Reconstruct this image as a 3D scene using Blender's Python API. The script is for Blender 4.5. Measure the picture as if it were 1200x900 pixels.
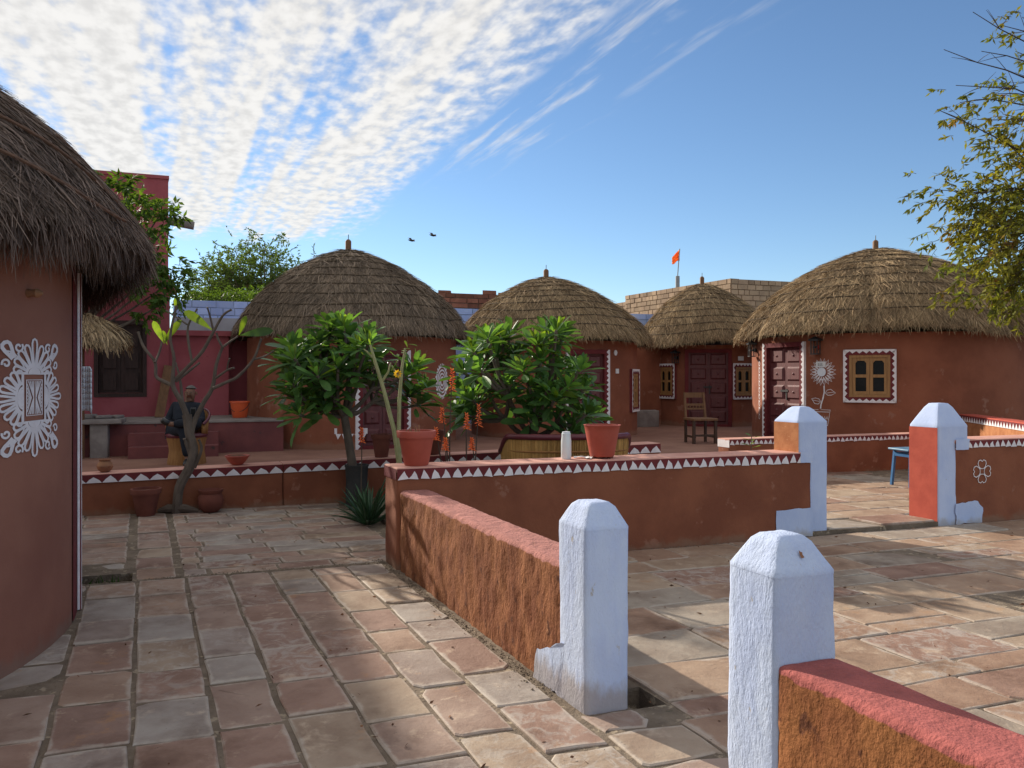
import bpy, bmesh, math, random
import numpy as np
from mathutils import Vector, Matrix, noise
random.seed(11)
rng = np.random.default_rng(11)
for _o in list(bpy.data.objects):
    bpy.data.objects.remove(_o)
sc = bpy.context.scene
COL = sc.collection
PI = math.pi
R = math.radians

# ------------------------------------------------------------------ camera
F = 930.0            # focal length in photo pixels (photo 1200 x 900)
HOR = 440.0          # horizon row
EYE = 1.6
cd = bpy.data.cameras.new('camera')
cam = bpy.data.objects.new('camera', cd)
COL.objects.link(cam)
cam.location = (0, 0, EYE)
cam.rotation_euler = (R(90), 0, 0)
cd.sensor_width = 36.0
cd.lens = 36.0 * F / 1200.0
cd.shift_y = -(450.0 - HOR) / 1200.0
cd.clip_start = 0.05
cd.clip_end = 2000
sc.camera = cam

# ------------------------------------------------------------------ sun and sky
SUN_AZ = R(43.5)     # to the left of straight ahead
SUN_EL = R(24.0)
SUN_DIR = Vector((-math.sin(SUN_AZ) * math.cos(SUN_EL), math.cos(SUN_AZ) * math.cos(SUN_EL), math.sin(SUN_EL)))
sl = bpy.data.lights.new('sun', 'SUN')
sl.energy = 4.4
sl.angle = R(0.55)
sl.color = (1.0, 0.91, 0.77)
sun = bpy.data.objects.new('sun', sl)
COL.objects.link(sun)
sun.rotation_euler = SUN_DIR.to_track_quat('Z', 'Y').to_euler()
sun.location = SUN_DIR * 60

sc.view_settings.view_transform = 'Standard'
sc.view_settings.look = 'None'
sc.view_settings.exposure = 0.55
sc.view_settings.gamma = 1.0

W = bpy.data.worlds.new('World')
sc.world = W
W.use_nodes = True
wt = W.node_tree
for n in list(wt.nodes):
    wt.nodes.remove(n)
WN, WL = wt.nodes.new, wt.links.new


def wmath(op, a, b=None, c=None, clamp=False):
    n = WN('ShaderNodeMath')
    n.operation = op
    n.use_clamp = clamp
    for i, x in enumerate((a, b, c)):
        if x is None:
            continue
        if isinstance(x, (int, float)):
            n.inputs[i].default_value = x
        else:
            WL(x, n.inputs[i])
    return n.outputs[0]


def wramp(x, a, b, lo=0.0, hi=1.0):
    n = WN('ShaderNodeMapRange')
    n.interpolation_type = 'SMOOTHSTEP'
    WL(x, n.inputs[0])
    n.inputs[1].default_value = a
    n.inputs[2].default_value = b
    n.inputs[3].default_value = lo
    n.inputs[4].default_value = hi
    return n.outputs[0]


def wnoise(x, y, scale, detail, rough=0.55):
    c = WN('ShaderNodeCombineXYZ')
    WL(x, c.inputs[0])
    WL(y, c.inputs[1])
    n = WN('ShaderNodeTexNoise')
    n.inputs['Scale'].default_value = scale
    n.inputs['Detail'].default_value = detail
    n.inputs['Roughness'].default_value = rough
    WL(c.outputs[0], n.inputs['Vector'])
    return n.outputs[0]


sky = WN('ShaderNodeTexSky')
sky.sky_type = 'NISHITA'
sky.sun_disc = False
sky.sun_elevation = SUN_EL
sky.sun_rotation = -SUN_AZ
sky.altitude = 900
sky.air_density = 1.0
sky.dust_density = 0.08
sky.ozone_density = 3.2
tc = WN('ShaderNodeTexCoord')
sep = WN('ShaderNodeSeparateXYZ')
WL(tc.outputs['Generated'], sep.inputs[0])
zz = wmath('MAXIMUM', sep.outputs[2], 0.03)
px = wmath('DIVIDE', sep.outputs[0], zz)
py = wmath('DIVIDE', sep.outputs[1], zz)
across = wmath('ADD', px, wmath('MULTIPLY', py, 0.42))
along = wmath('SUBTRACT', py, wmath('MULTIPLY', px, 0.42))
streak = wnoise(wmath('MULTIPLY', across, 2.9), wmath('MULTIPLY', along, 0.13), 1.45, 3)
puff = wnoise(wmath('MULTIPLY', across, 1.25), wmath('MULTIPLY', along, 0.66), 12.5, 3, 0.5)
warp = wnoise(across, along, 2.3, 3)
edge = wmath('ADD', across, wmath('MULTIPLY', wmath('SUBTRACT', streak, 0.5), 1.6))
band = wmath('MULTIPLY', wramp(edge, 1.50, 0.72), wramp(along, 7.3, 5.6))
band = wmath('MULTIPLY', band, wramp(sep.outputs[2], 0.06, 0.18))
thick = wmath('ADD', wmath('MULTIPLY', puff, 0.80), wmath('MULTIPLY', streak, 2.1))
thick = wmath('ADD', thick, wmath('MULTIPLY', warp, 0.35))
thick = wmath('ADD', thick, wmath('MULTIPLY', band, 0.40))
dens = wmath('MULTIPLY', wramp(thick, 1.60, 2.12), wramp(band, 0.0, 0.45))
wisp = wnoise(wmath('MULTIPLY', across, 7.0), wmath('MULTIPLY', along, 0.8), 1.6, 4)
wband = wmath('MULTIPLY', wramp(across, 1.72, 1.35), wramp(across, 0.9, 1.2))
wband = wmath('MULTIPLY', wband, wramp(along, 4.6, 3.2))
dens = wmath('MAXIMUM', dens, wmath('MULTIPLY', wmath('MULTIPLY', wband, wramp(wisp, 0.50, 0.75)), 0.6))
shade = wramp(puff, 0.30, 0.66, 0.80, 1.0)
cc = WN('ShaderNodeMix')
cc.data_type = 'RGBA'
cc.blend_type = 'MULTIPLY'
cc.inputs['Factor'].default_value = 1.0
cc.inputs['A'].default_value = (6.7, 6.5, 6.15, 1)
WL(shade, cc.inputs['B'])
hs = WN('ShaderNodeHueSaturation')
hs.inputs['Saturation'].default_value = 1.03
hs.inputs['Value'].default_value = 1.0
WL(sky.outputs[0], hs.inputs['Color'])
mx = WN('ShaderNodeMix')
mx.data_type = 'RGBA'
WL(wmath('MULTIPLY', dens, 0.93), mx.inputs['Factor'])
WL(hs.outputs[0], mx.inputs['A'])
WL(cc.outputs['Result'], mx.inputs['B'])
bg = WN('ShaderNodeBackground')
bg.inputs['Strength'].default_value = 0.10
WL(mx.outputs['Result'], bg.inputs['Color'])
wo = WN('ShaderNodeOutputWorld')
WL(bg.outputs[0], wo.inputs['Surface'])


# ------------------------------------------------------------------ helpers
def PX(u, v, Y):
    """photo pixel and distance -> point"""
    return Vector(((u - 600) / F * Y, Y, EYE - (v - HOR) / F * Y))


Ob = Vector((-0.95, 6.555))
Bd = Vector((0.945, 0.327))
Ad = Vector((-0.420, 0.9075))


def ST(s, t, z=0.0):
    p = Ob + Bd * s + Ad * t
    return Vector((p.x, p.y, z))


def inv_st(X, Y):
    dx, dy = X - Ob.x, Y - Ob.y
    det = Bd.x * Ad.y - Ad.x * Bd.y
    return ((dx * Ad.y - Ad.x * dy) / det, (Bd.x * dy - Bd.y * dx) / det)


def s_at(u, t=0.0):
    """s of the point on the line t where photo column u meets it"""
    k = (u - 600) / F
    p = Ob + Ad * t
    return (k * p.y - p.x) / (Bd.x - k * Bd.y)


def link(o, parent=None):
    COL.objects.link(o)
    if parent is not None:
        o.parent = parent
    return o


def tag(o, label=None, cat=None, group=None, kind=None):
    if label:
        o['label'] = label
    if cat:
        o['category'] = cat
    if group:
        o['group'] = group
    if kind:
        o['kind'] = kind
    return o


def thing(name, label, cat, loc=(0, 0, 0), rz=0.0, group=None):
    o = bpy.data.objects.new(name, None)
    o.empty_display_size = 0.1
    link(o)
    o.location = loc
    o.rotation_euler = (0, 0, rz)
    return tag(o, label, cat, group)


def copy_tree(o, parent=None):
    c = o.copy()
    COL.objects.link(c)
    c.parent = parent
    for ch in o.children:
        copy_tree(ch, c)
    return c


class MB:
    def __init__(self, M=None):
        self.v, self.f, self.M = [], [], M

    def add(self, vs, fs, M=None):
        k = len(self.v)
        M = M if M is not None else self.M
        for p in vs:
            p = Vector(p)
            self.v.append(tuple(M @ p) if M is not None else tuple(p))
        for f in fs:
            self.f.append(tuple(i + k for i in f))
        return self

    def box(self, x0, x1, y0, y1, z0, z1, M=None):
        vs = [(x, y, z) for z in (z0, z1) for y in (y0, y1) for x in (x0, x1)]
        fs = [(0, 2, 3, 1), (4, 5, 7, 6), (0, 1, 5, 4), (2, 6, 7, 3), (0, 4, 6, 2), (1, 3, 7, 5)]
        return self.add(vs, fs, M)

    def bar(self, a, b, w, h=None, up=(0, 0, 1)):
        """rectangular bar from a to b"""
        h = h or w
        a, b = Vector(a), Vector(b)
        d = (b - a).normalized()
        up = Vector(up)
        if abs(d.dot(up)) > 0.95:
            up = Vector((0, 1, 0))
        x = d.cross(up).normalized()
        y = x.cross(d)
        vs = []
        for p in (a, b):
            for sx, sy in ((-1, -1), (1, -1), (1, 1), (-1, 1)):
                vs.append(p + x * sx * w / 2 + y * sy * h / 2)
        return self.add(vs, [(3, 2, 1, 0), (4, 5, 6, 7), (0, 1, 5, 4), (1, 2, 6, 5), (2, 3, 7, 6), (3, 0, 4, 7)])

    def tube(self, pts, rad, n=8, cap=True):
        pts = [Vector(p) for p in pts]
        if not hasattr(rad, '__len__'):
            rad = [rad] * len(pts)
        vs, fs = [], []
        prev = None
        for i, p in enumerate(pts):
            d = (pts[min(i + 1, len(pts) - 1)] - pts[max(i - 1, 0)])
            if d.length < 1e-7:
                d = Vector((0, 0, 1))
            d.normalize()
            if prev is None:
                ref = Vector((0, 0, 1)) if abs(d.z) < 0.9 else Vector((1, 0, 0))
                x = d.cross(ref).normalized()
            else:
                x = (prev - d * prev.dot(d))
                x = x.normalized() if x.length > 1e-6 else d.orthogonal().normalized()
            prev = x
            y = d.cross(x)
            for k in range(n):
                a = 2 * PI * k / n
                vs.append(p + (x * math.cos(a) + y * math.sin(a)) * rad[i])
        for i in range(len(pts) - 1):
            for k in range(n):
                k2 = (k + 1) % n
                fs.append((i * n + k, i * n + k2, (i + 1) * n + k2, (i + 1) * n + k))
        if cap:
            fs.append(tuple(reversed(range(n))))
            fs.append(tuple((len(pts) - 1) * n + k for k in range(n)))
        return self.add(vs, fs)

    def lathe(self, prof, n=24, c=(0, 0, 0), wob=0.0):
        vs, fs = [], []
        for j, (r, z) in enumerate(prof):
            for k in range(n):
                a = 2 * PI * k / n
                rr = r * (1 + wob * math.sin(2 * a + 1.1) + wob * .6 * math.sin(3 * a + .4 + j * .2))
                vs.append((c[0] + rr * math.cos(a), c[1] + rr * math.sin(a), c[2] + z))
        for j in range(len(prof) - 1):
            for k in range(n):
                k2 = (k + 1) % n
                fs.append((j * n + k, j * n + k2, (j + 1) * n + k2, (j + 1) * n + k))
        fs.append(tuple(reversed(range(n))))
        fs.append(tuple((len(prof) - 1) * n + k for k in range(n)))
        return self.add(vs, fs)

    def poly(self, pts):
        return self.add(pts, [tuple(range(len(pts)))])

    def prism(self, pts, off):
        """pts: 3D outline; off: extrude vector"""
        n = len(pts)
        off = Vector(off)
        vs = [Vector(p) for p in pts] + [Vector(p) + off for p in pts]
        fs = [tuple(reversed(range(n))), tuple(range(n, 2 * n))]
        for i in range(n):
            j = (i + 1) % n
            fs.append((i, j, n + j, n + i))
        return self.add(vs, fs)

    def mesh(self, name):
        me = bpy.data.meshes.new(name)
        me.from_pydata(self.v, [], self.f)
        me.update()
        return me

    def build(self, name, mat, parent=None, smooth=False, fix=True, ang=40):
        me = self.mesh(name)
        if fix:
            bm = bmesh.new()
            bm.from_mesh(me)
            bmesh.ops.recalc_face_normals(bm, faces=bm.faces)
            bm.to_mesh(me)
            bm.free()
        if smooth:
            me.polygons.foreach_set('use_smooth', [True] * len(me.polygons))
            me.set_sharp_from_angle(angle=R(ang))
        me.materials.append(mat)
        return link(bpy.data.objects.new(name, me), parent)


def np_mesh(name, verts, faces, mat, parent=None, smooth=True):
    """verts (n,3), faces (m,k) arrays -> object"""
    me = bpy.data.meshes.new(name)
    verts = np.asarray(verts, dtype=np.float32)
    faces = np.asarray(faces, dtype=np.int32)
    me.vertices.add(len(verts))
    me.vertices.foreach_set('co', verts.ravel())
    m, k = faces.shape
    me.loops.add(m * k)
    me.loops.foreach_set('vertex_index', faces.ravel())
    me.polygons.add(m)
    me.polygons.foreach_set('loop_start', np.arange(m, dtype=np.int32) * k)
    me.polygons.foreach_set('loop_total', np.full(m, k, dtype=np.int32))
    if smooth:
        me.polygons.foreach_set('use_smooth', np.ones(m, dtype=bool))
    me.update(calc_edges=True)
    me.validate()
    me.materials.append(mat)
    return link(bpy.data.objects.new(name, me), parent)


def rbox(name, mat, fn, dims, parent=None, r=0.03, step=0.08, amp=0.006, freq=5.0, seed=0.0, top=None, fz=1.0):
    """rounded uneven box: local (x,y,z) in dims=(x0,x1,y0,y1,z0,z1), mapped through fn(x,y,z)->point"""
    x0, x1, y0, y1, z0, z1 = dims
    lo, hi = Vector((x0, y0, z0)), Vector((x1, y1, z1))
    il = [lo[i] + r for i in range(3)]
    ih = [hi[i] - r for i in range(3)]

    def lin(a, b, st):
        n = max(2, int((b - a - 2 * r) / st) + 1)
        return [a, a + r * .5] + [a + r + (b - a - 2 * r) * k / n for k in range(n + 1)] + [b - r * .5, b]
    g = [lin(lo[i], hi[i], step) for i in range(3)]
    idx, vs, fs = {}, [], []

    def vid(p):
        key = (round(p[0], 5), round(p[1], 5), round(p[2], 5))
        if key not in idx:
            c = Vector([min(max(p[i], il[i]), ih[i]) for i in range(3)])
            d = Vector(p) - c
            if d.length > 1e-6:
                d.normalize()
                q = c + d * r
                nz = noise.noise(Vector((p[0] * freq + seed, p[1] * freq, p[2] * freq * fz)))
                nz += .5 * noise.noise(Vector((p[0] * freq * 2.7, p[1] * freq * 2.7 + seed, p[2] * freq * 2.7 * fz)))
                q = q + d * nz * amp * (1 - .65 * max(0.0, d.z))
            else:
                q = Vector(p)
            if top:
                q.z = z0 + (q.z - z0) * top(q.x)
            idx[key] = len(vs)
            vs.append(tuple(fn(q.x, q.y, q.z)))
        return idx[key]
    for ax in range(3):
        u, v = [(1, 2), (2, 0), (0, 1)][ax]
        for side in (0, 1):
            if ax == 2 and side == 0:
                continue
            w = (lo, hi)[side][ax]
            for i in range(len(g[u]) - 1):
                for j in range(len(g[v]) - 1):
                    q = []
                    for a, b in ((i, j), (i + 1, j), (i + 1, j + 1), (i, j + 1)):
                        p = [0, 0, 0]
                        p[ax], p[u], p[v] = w, g[u][a], g[v][b]
                        q.append(vid(p))
                    fs.append(q if side else q[::-1])
    me = bpy.data.meshes.new(name)
    me.from_pydata(vs, [], fs)
    me.polygons.foreach_set('use_smooth', [True] * len(fs))
    me.update()
    me.materials.append(mat)
    return link(bpy.data.objects.new(name, me), parent)


# ------------------------------------------------------------------ materials
def nodes_of(name):
    m = bpy.data.materials.new(name)
    m.use_nodes = True
    t = m.node_tree
    for n in list(t.nodes):
        t.nodes.remove(n)
    return m, t


def c4(c):
    return (c[0], c[1], c[2], 1.0)


def pmat(name, c1, c2=None, scale=4.0, rough=0.9, bump=0.25, bscale=45.0, stretch=(1, 1, 1), c3=None, c3at=0.66,
         rand=None, amount=0.35, trans=0.0, spec=0.25, metallic=0.0, dist=0.01, coat=0.0, topc=None, topz=0.0, wear=None, wearat=0.62, foot=None, footh=.10):
    """procedural surface: two tones by broad noise, a third by spots, fine relief; optional painted top above local height topz"""
    m, t = nodes_of(name)
    N, L = t.nodes.new, t.links.new
    c2 = c2 or tuple(x * 0.78 for x in c1)
    tcn = N('ShaderNodeTexCoord')
    mp = N('ShaderNodeMapping')
    mp.inputs['Scale'].default_value = stretch
    L(tcn.outputs['Object'], mp.inputs['Vector'])

    def nz(sc_, det=4.0, ro=0.6):
        n = N('ShaderNodeTexNoise')
        n.inputs['Scale'].default_value = sc_
        n.inputs['Detail'].default_value = det
        n.inputs['Roughness'].default_value = ro
        L(mp.outputs[0], n.inputs['Vector'])
        return n.outputs[0]

    def rmp(x, a, b):
        n = N('ShaderNodeMapRange')
        n.interpolation_type = 'SMOOTHSTEP'
        L(x, n.inputs[0])
        n.inputs[1].default_value = a
        n.inputs[2].default_value = b
        return n.outputs[0]

    def mix(f, a, b, mode='MIX'):
        n = N('ShaderNodeMix')
        n.data_type = 'RGBA'
        n.blend_type = mode
        for key, x in (('Factor', f), ('A', a), ('B', b)):
            if isinstance(x, (int, float)):
                n.inputs[key].default_value = x
            elif isinstance(x, tuple):
                n.inputs[key].default_value = c4(x)
            else:
                L(x, n.inputs[key])
        return n.outputs['Result']
    broad = nz(scale)
    col = mix(rmp(broad, 0.34, 0.66), c1, c2)
    if c3:
        col = mix(rmp(nz(scale * 2.3, 5), c3at, c3at + 0.07), col, c3)
    if topc:
        sp = N('ShaderNodeSeparateXYZ')
        L(tcn.outputs['Object'], sp.inputs[0])
        ad = N('ShaderNodeMath')
        ad.operation = 'MULTIPLY_ADD'
        L(nz(9.0, 4), ad.inputs[0])
        ad.inputs[1].default_value = 0.05
        L(sp.outputs[2], ad.inputs[2])
        col = mix(rmp(ad.outputs[0], topz + .020, topz + .028), col, mix(rmp(nz(7), .35, .65), topc, tuple(x * .8 for x in topc)))
    if wear:
        col = mix(rmp(nz(14, 6, 0.7), wearat, wearat + 0.04), col, wear)
    if foot:
        sp2 = N('ShaderNodeSeparateXYZ')
        L(tcn.outputs['Object'], sp2.inputs[0])
        ad2 = N('ShaderNodeMath')
        ad2.operation = 'MULTIPLY_ADD'
        L(nz(6.0, 5, .65), ad2.inputs[0])
        ad2.inputs[1].default_value = 0.28
        L(sp2.outputs[2], ad2.inputs[2])
        ff = N('ShaderNodeMath')
        ff.operation = 'MULTIPLY'
        L(rmp(ad2.outputs[0], footh + .19, footh + .09), ff.inputs[0])
        ff.inputs[1].default_value = .7
        col = mix(ff.outputs[0], col, foot)
    if rand:
        if rand == 'island':
            g = N('ShaderNodeNewGeometry')
            ro_ = g.outputs['Random Per Island']
        else:
            g = N('ShaderNodeObjectInfo')
            ro_ = g.outputs['Random']
        hv = N('ShaderNodeHueSaturation')
        mr = N('ShaderNodeMapRange')
        L(ro_, mr.inputs[0])
        mr.inputs[3].default_value = 1.0 - amount
        mr.inputs[4].default_value = 1.0 + amount
        L(mr.outputs[0], hv.inputs['Value'])
        L(col, hv.inputs['Color'])
        col = hv.outputs[0]
    b = N('ShaderNodeBsdfPrincipled')
    L(col, b.inputs['Base Color'])
    b.inputs['Roughness'].default_value = rough
    b.inputs['Specular IOR Level'].default_value = spec
    b.inputs['Metallic'].default_value = metallic
    b.inputs['Coat Weight'].default_value = coat
    if bump > 0:
        bp = N('ShaderNodeBump')
        bp.inputs['Strength'].default_value = bump
        bp.inputs['Distance'].default_value = dist
        hh = N('ShaderNodeMath')
        hh.operation = 'MULTIPLY_ADD'
        L(nz(bscale, 5, 0.65), hh.inputs[0])
        hh.inputs[1].default_value = 0.5
        L(nz(bscale * .22, 4, 0.6), hh.inputs[2])
        L(hh.outputs[0], bp.inputs['Height'])
        L(bp.outputs[0], b.inputs['Normal'])
    sh = b.outputs[0]
    if trans > 0:
        tr = N('ShaderNodeBsdfTranslucent')
        tcol = mix(0.75, col, (1.9, 1.7, 0.35), 'MULTIPLY')
        L(tcol, tr.inputs['Color'])
        ms = N('ShaderNodeMixShader')
        ms.inputs[0].default_value = trans
        L(sh, ms.inputs[1])
        L(tr.outputs[0], ms.inputs[2])
        sh = ms.outputs[0]
    o = N('ShaderNodeOutputMaterial')
    L(sh, o.inputs['Surface'])
    return m


M = {}
MUD = (0.235, 0.088, 0.052)
M['mud'] = pmat('mud_plaster', (0.285, 0.102, 0.058), (0.215, 0.073, 0.042), 1.3, .92, .5, 26, c3=(.30, .14, .095), c3at=.60, wear=(0.15, 0.055, 0.035), wearat=.70, foot=(.27, .15, .10), footh=.10, dist=.015)
M['mud_left'] = pmat('mud_plaster_brown', (0.31, 0.137, 0.094), (0.245, 0.100, 0.070), 1.1, .9, .25, 26, wear=(0.27, 0.14, 0.10), wearat=.68, foot=(.24, .155, .12), footh=.06, dist=.015)
M['mud_wall'] = pmat('mud_wall_pink_top', (0.265, 0.096, 0.052), (0.20, 0.068, 0.038), 1.8, .92, .45, 34, c3=(.29, .13, .085), c3at=.63,
                     wear=(0.26, 0.12, 0.08), wearat=.68, foot=(.25, .15, .10), footh=.04, dist=.015)
M['rough_wall'] = pmat('rough_mud_pink_top', (0.30, 0.118, 0.050), (0.20, 0.068, 0.030), 6, .95, 1.0, 55, stretch=(1.2, 1.2, .62),
                       c3=(0.11, 0.036, 0.018), c3at=.60, dist=.03, topc=(0.48, 0.21, 0.18), topz=.625, wear=(.42, .19, .09), wearat=.66)
M['near_wall'] = pmat('near_mud_pink_top', (0.30, 0.118, 0.042), (0.21, 0.074, 0.028), 5, .95, .9, 50, stretch=(1.2, 1.2, .85),
                      c3=(0.11, 0.038, 0.018), c3at=.61, dist=.02, topc=(0.41, 0.120, 0.108), topz=.588, wear=(.44, .21, .10), wearat=.68)
M['pink_top'] = pmat('pink_paint', (0.62, 0.34, 0.275), (0.54, 0.27, 0.215), 5, .88, .35, 40, wear=(.62, .40, .33), wearat=.66)
M['maroon'] = pmat('maroon_paint', (0.17, 0.030, 0.034), (0.13, 0.022, 0.026), 6, .75, .2, 50, wear=(.25, .08, .07), wearat=.72)
M['red_paint'] = pmat('red_paint', (0.47, 0.095, 0.062), (0.40, 0.075, 0.05), 5, .85, .2, 40, wear=(.5, .2, .14), wearat=.7)
M['white'] = pmat('white_paint', (0.80, 0.76, 0.78), (0.70, 0.66, 0.68), 9, .85, .15, 60, wear=(.55, .42, .42), wearat=.70)
M['lime'] = pmat('blue_limewash', (0.50, 0.585, 0.80), (0.44, 0.53, 0.77), 5, .88, .4, 70, stretch=(1, 1, .6), dist=.008,
                 wear=(.40, .40, .44), wearat=.68, foot=(.36, .33, .31), footh=.04)
M['lime_post'] = pmat('rough_blue_limewash', (0.53, 0.61, 0.79), (0.46, 0.54, 0.76), 5, .9, .8, 95, stretch=(1.2, 1.2, .5), dist=.010,
                      wear=(.40, .38, .38), wearat=.645, foot=(.30, .235, .19), footh=.12)
M['orange_mud'] = pmat('orange_mud', (0.46, 0.20, 0.09), (0.36, 0.14, 0.06), 6, .92, .4, 40, wear=(.52, .28, .15), wearat=.64)
M['pinkwall'] = pmat('pink_house_plaster', (0.36, 0.095, 0.110), (0.30, 0.070, 0.082), 1.2, .9, .25, 30, wear=(.26, .06, .07), wearat=.64)
M['plinth'] = pmat('plinth_maroon', (0.20, 0.065, 0.062), (0.15, 0.052, 0.052), 2.5, .9, .3, 30, c3=(.08, .05, .05), c3at=.62)
M['greystone'] = pmat('grey_stone', (0.27, 0.24, 0.22), (0.20, 0.17, 0.16), 5, .85, .4, 30)
M['terrace'] = pmat('terrace_mud', (0.28, 0.150, 0.108), (0.22, 0.112, 0.082), 1.3, .95, .3, 18, wear=(.38, .23, .16), wearat=.64)
M['mortar'] = pmat('dusty_mortar', (0.23, 0.18, 0.135), (0.15, 0.115, 0.085), 5, .97, 1.0, 60, dist=.02, c3=(.36, .29, .21), c3at=.58, wear=(.12, .10, .07), wearat=.62)
M['thatch'] = pmat('thatch_straw', (0.36, 0.255, 0.145), (0.26, 0.18, 0.105), 2.2, .9, 0, rand='island', amount=.6)
M['thatch_grey'] = pmat('weathered_thatch_straw', (0.25, 0.185, 0.13), (0.185, 0.138, 0.10), 1.8, .92, 0, rand='island', amount=.6)
M['thatch_dark'] = pmat('old_thatch_straw', (0.215, 0.155, 0.122), (0.155, 0.112, 0.092), 2.0, .92, 0, rand='island', amount=.6)
M['thatch_base'] = pmat('thatch_underlayer', (0.15, 0.105, 0.062), (0.09, 0.065, 0.042), 9, .95, 1.0, 60, stretch=(1, 1, .4), dist=.04)
M['rope'] = pmat('grass_rope', (0.10, 0.072, 0.046), (0.075, 0.052, 0.034), 30, .95, .4, 120)
M['rope_pale'] = pmat('brown_rope', (0.19, 0.11, 0.075), (0.14, 0.085, 0.06), 30, .95, .4, 120)
M['wood_yellow'] = pmat('yellow_wood', (0.37, 0.20, 0.075), (0.29, 0.15, 0.055), 5, .55, .15, 60, stretch=(5, 5, .6), spec=.4)
M['wood_maroon'] = pmat('maroon_door_wood', (0.135, 0.036, 0.038), (0.10, 0.026, 0.028), 5, .5, .2, 60, stretch=(5, 5, .6), spec=.45)
M['wood_dark'] = pmat('dark_wood', (0.075, 0.038, 0.022), (0.05, 0.026, 0.016), 6, .55, .2, 70, stretch=(4, 4, .7), spec=.4)
M['wood_brown'] = pmat('brown_wood', (0.20, 0.10, 0.05), (0.14, 0.07, 0.035), 6, .65, .2, 70, stretch=(4, 4, .7))
M['wood_old'] = pmat('old_brown_shutter', (0.060, 0.034, 0.030), (0.042, 0.025, 0.022), 5, .7, .2, 60, stretch=(4, 4, .7))
M['glass'] = pmat('dark_glass', (0.008, 0.009, 0.010), (0.014, 0.014, 0.015), 3, .25, 0, spec=.18)
M['pot'] = pmat('terracotta_plastic', (0.42, 0.085, 0.055), (0.36, 0.072, 0.046), 4, .55, .08, 40, spec=.4, wear=(.5, .2, .14), wearat=.72)
M['pot_dark'] = pmat('dark_terracotta', (0.18, 0.060, 0.042), (0.14, 0.046, 0.034), 5, .85, .3, 40, wear=(.3, .15, .1), wearat=.66)
M['clay'] = pmat('clay', (0.34, 0.17, 0.09), (0.24, 0.11, 0.065), 6, .85, .3, 40)
M['soil'] = pmat('soil', (0.20, 0.09, 0.06), (0.12, 0.06, 0.04), 20, .98, 1.0, 90, dist=.02)
M['leaf'] = pmat('frangipani_leaf', (0.10, 0.21, 0.058), (0.075, 0.17, 0.052), 4, .46, .05, 30, rand='obj', amount=.5, trans=.5, spec=.35)
M['leaf_young'] = pmat('young_leaf', (0.17, 0.26, 0.035), (0.13, 0.22, 0.03), 4, .4, .05, 30, rand='obj', amount=.3, trans=.45, spec=.4)
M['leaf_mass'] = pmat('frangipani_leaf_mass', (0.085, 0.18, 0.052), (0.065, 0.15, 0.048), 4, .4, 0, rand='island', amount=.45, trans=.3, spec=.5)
M['leaf_mango'] = pmat('glossy_small_leaf', (0.085, 0.15, 0.028), (0.06, 0.115, 0.024), 3, .55, 0, rand='island', amount=.5, trans=.4, spec=.15)
M['leaf_acacia'] = pmat('feathery_leaf', (0.085, 0.14, 0.038), (0.065, 0.115, 0.03), .6, .7, 0, rand='island', amount=.4, trans=.4)
M['leaf_neem'] = pmat('yellowing_leaf', (0.20, 0.19, 0.036), (0.12, 0.15, 0.032), 1.2, .6, 0, rand='island', amount=.5, trans=.38,
                      c3=(.24, .135, .03), c3at=.58, spec=.15)
M['bark'] = pmat('grey_bark', (0.15, 0.118, 0.095), (0.10, 0.078, 0.064), 9, .9, .6, 40, stretch=(1, 1, .5))
M['bark_dark'] = pmat('dark_bark', (0.10, 0.075, 0.058), (0.065, 0.05, 0.04), 9, .92, .6, 40, stretch=(1, 1, .5))
M['bark_pale'] = pmat('pale_green_stem', (0.34, 0.34, 0.17), (0.26, 0.27, 0.13), 9, .8, .4, 40, c3=(.22, .2, .11), c3at=.62)
M['aloe'] = pmat('aloe_leaf', (0.045, 0.105, 0.045), (0.035, 0.08, 0.036), 5, .45, .1, 40, rand='obj', amount=.35, trans=.1, spec=.4)
M['aloe_flower'] = pmat('aloe_flower', (0.85, 0.27, 0.09), (0.75, 0.19, 0.06), 20, .6, 0, rand='island', amount=.3, trans=.3)
M['yellow'] = pmat('yellow_petal', (0.80, 0.50, 0.03), (0.75, 0.40, 0.02), 9, .6, 0, trans=.3)
M['petal'] = pmat('white_petal', (0.82, 0.80, 0.70), (0.8, 0.76, 0.6), 9, .6, 0, trans=.3)
M['orange_plastic'] = pmat('orange_plastic', (0.72, 0.115, 0.035), (0.66, 0.10, 0.03), 4, .4, 0, spec=.45)
M['orange_cloth'] = pmat('orange_cloth', (0.90, 0.30, 0.06), (0.85, 0.25, 0.05), 4, .8, .1, 60, trans=.3)
M['white_plastic'] = pmat('white_plastic', (0.70, 0.76, 0.78), (0.62, 0.70, 0.74), 8, .3, 0, spec=.5)
M['paper'] = pmat('paper', (0.72, 0.72, 0.72), (0.65, 0.65, 0.66), 8, .8, 0)
M['cloth_white'] = pmat('white_cloth', (0.70, 0.74, 0.80), (0.62, 0.66, 0.74), 8, .9, .2, 60)
M['blue_metal'] = pmat('blue_enamel', (0.03, 0.13, 0.30), (0.025, 0.11, 0.26), 8, .4, .05, 50, spec=.5)
M['blue_top'] = pmat('worn_blue_top', (0.10, 0.22, 0.34), (0.07, 0.17, 0.28), 8, .45, .1, 50, spec=.5)
M['black_metal'] = pmat('black_metal', (0.02, 0.02, 0.022), (0.03, 0.03, 0.03), 8, .5, .1, 60, spec=.5)
M['red_glass'] = pmat('red_glass', (0.45, 0.05, 0.03), (0.4, 0.04, 0.03), 8, .2, 0, spec=.5)
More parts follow.
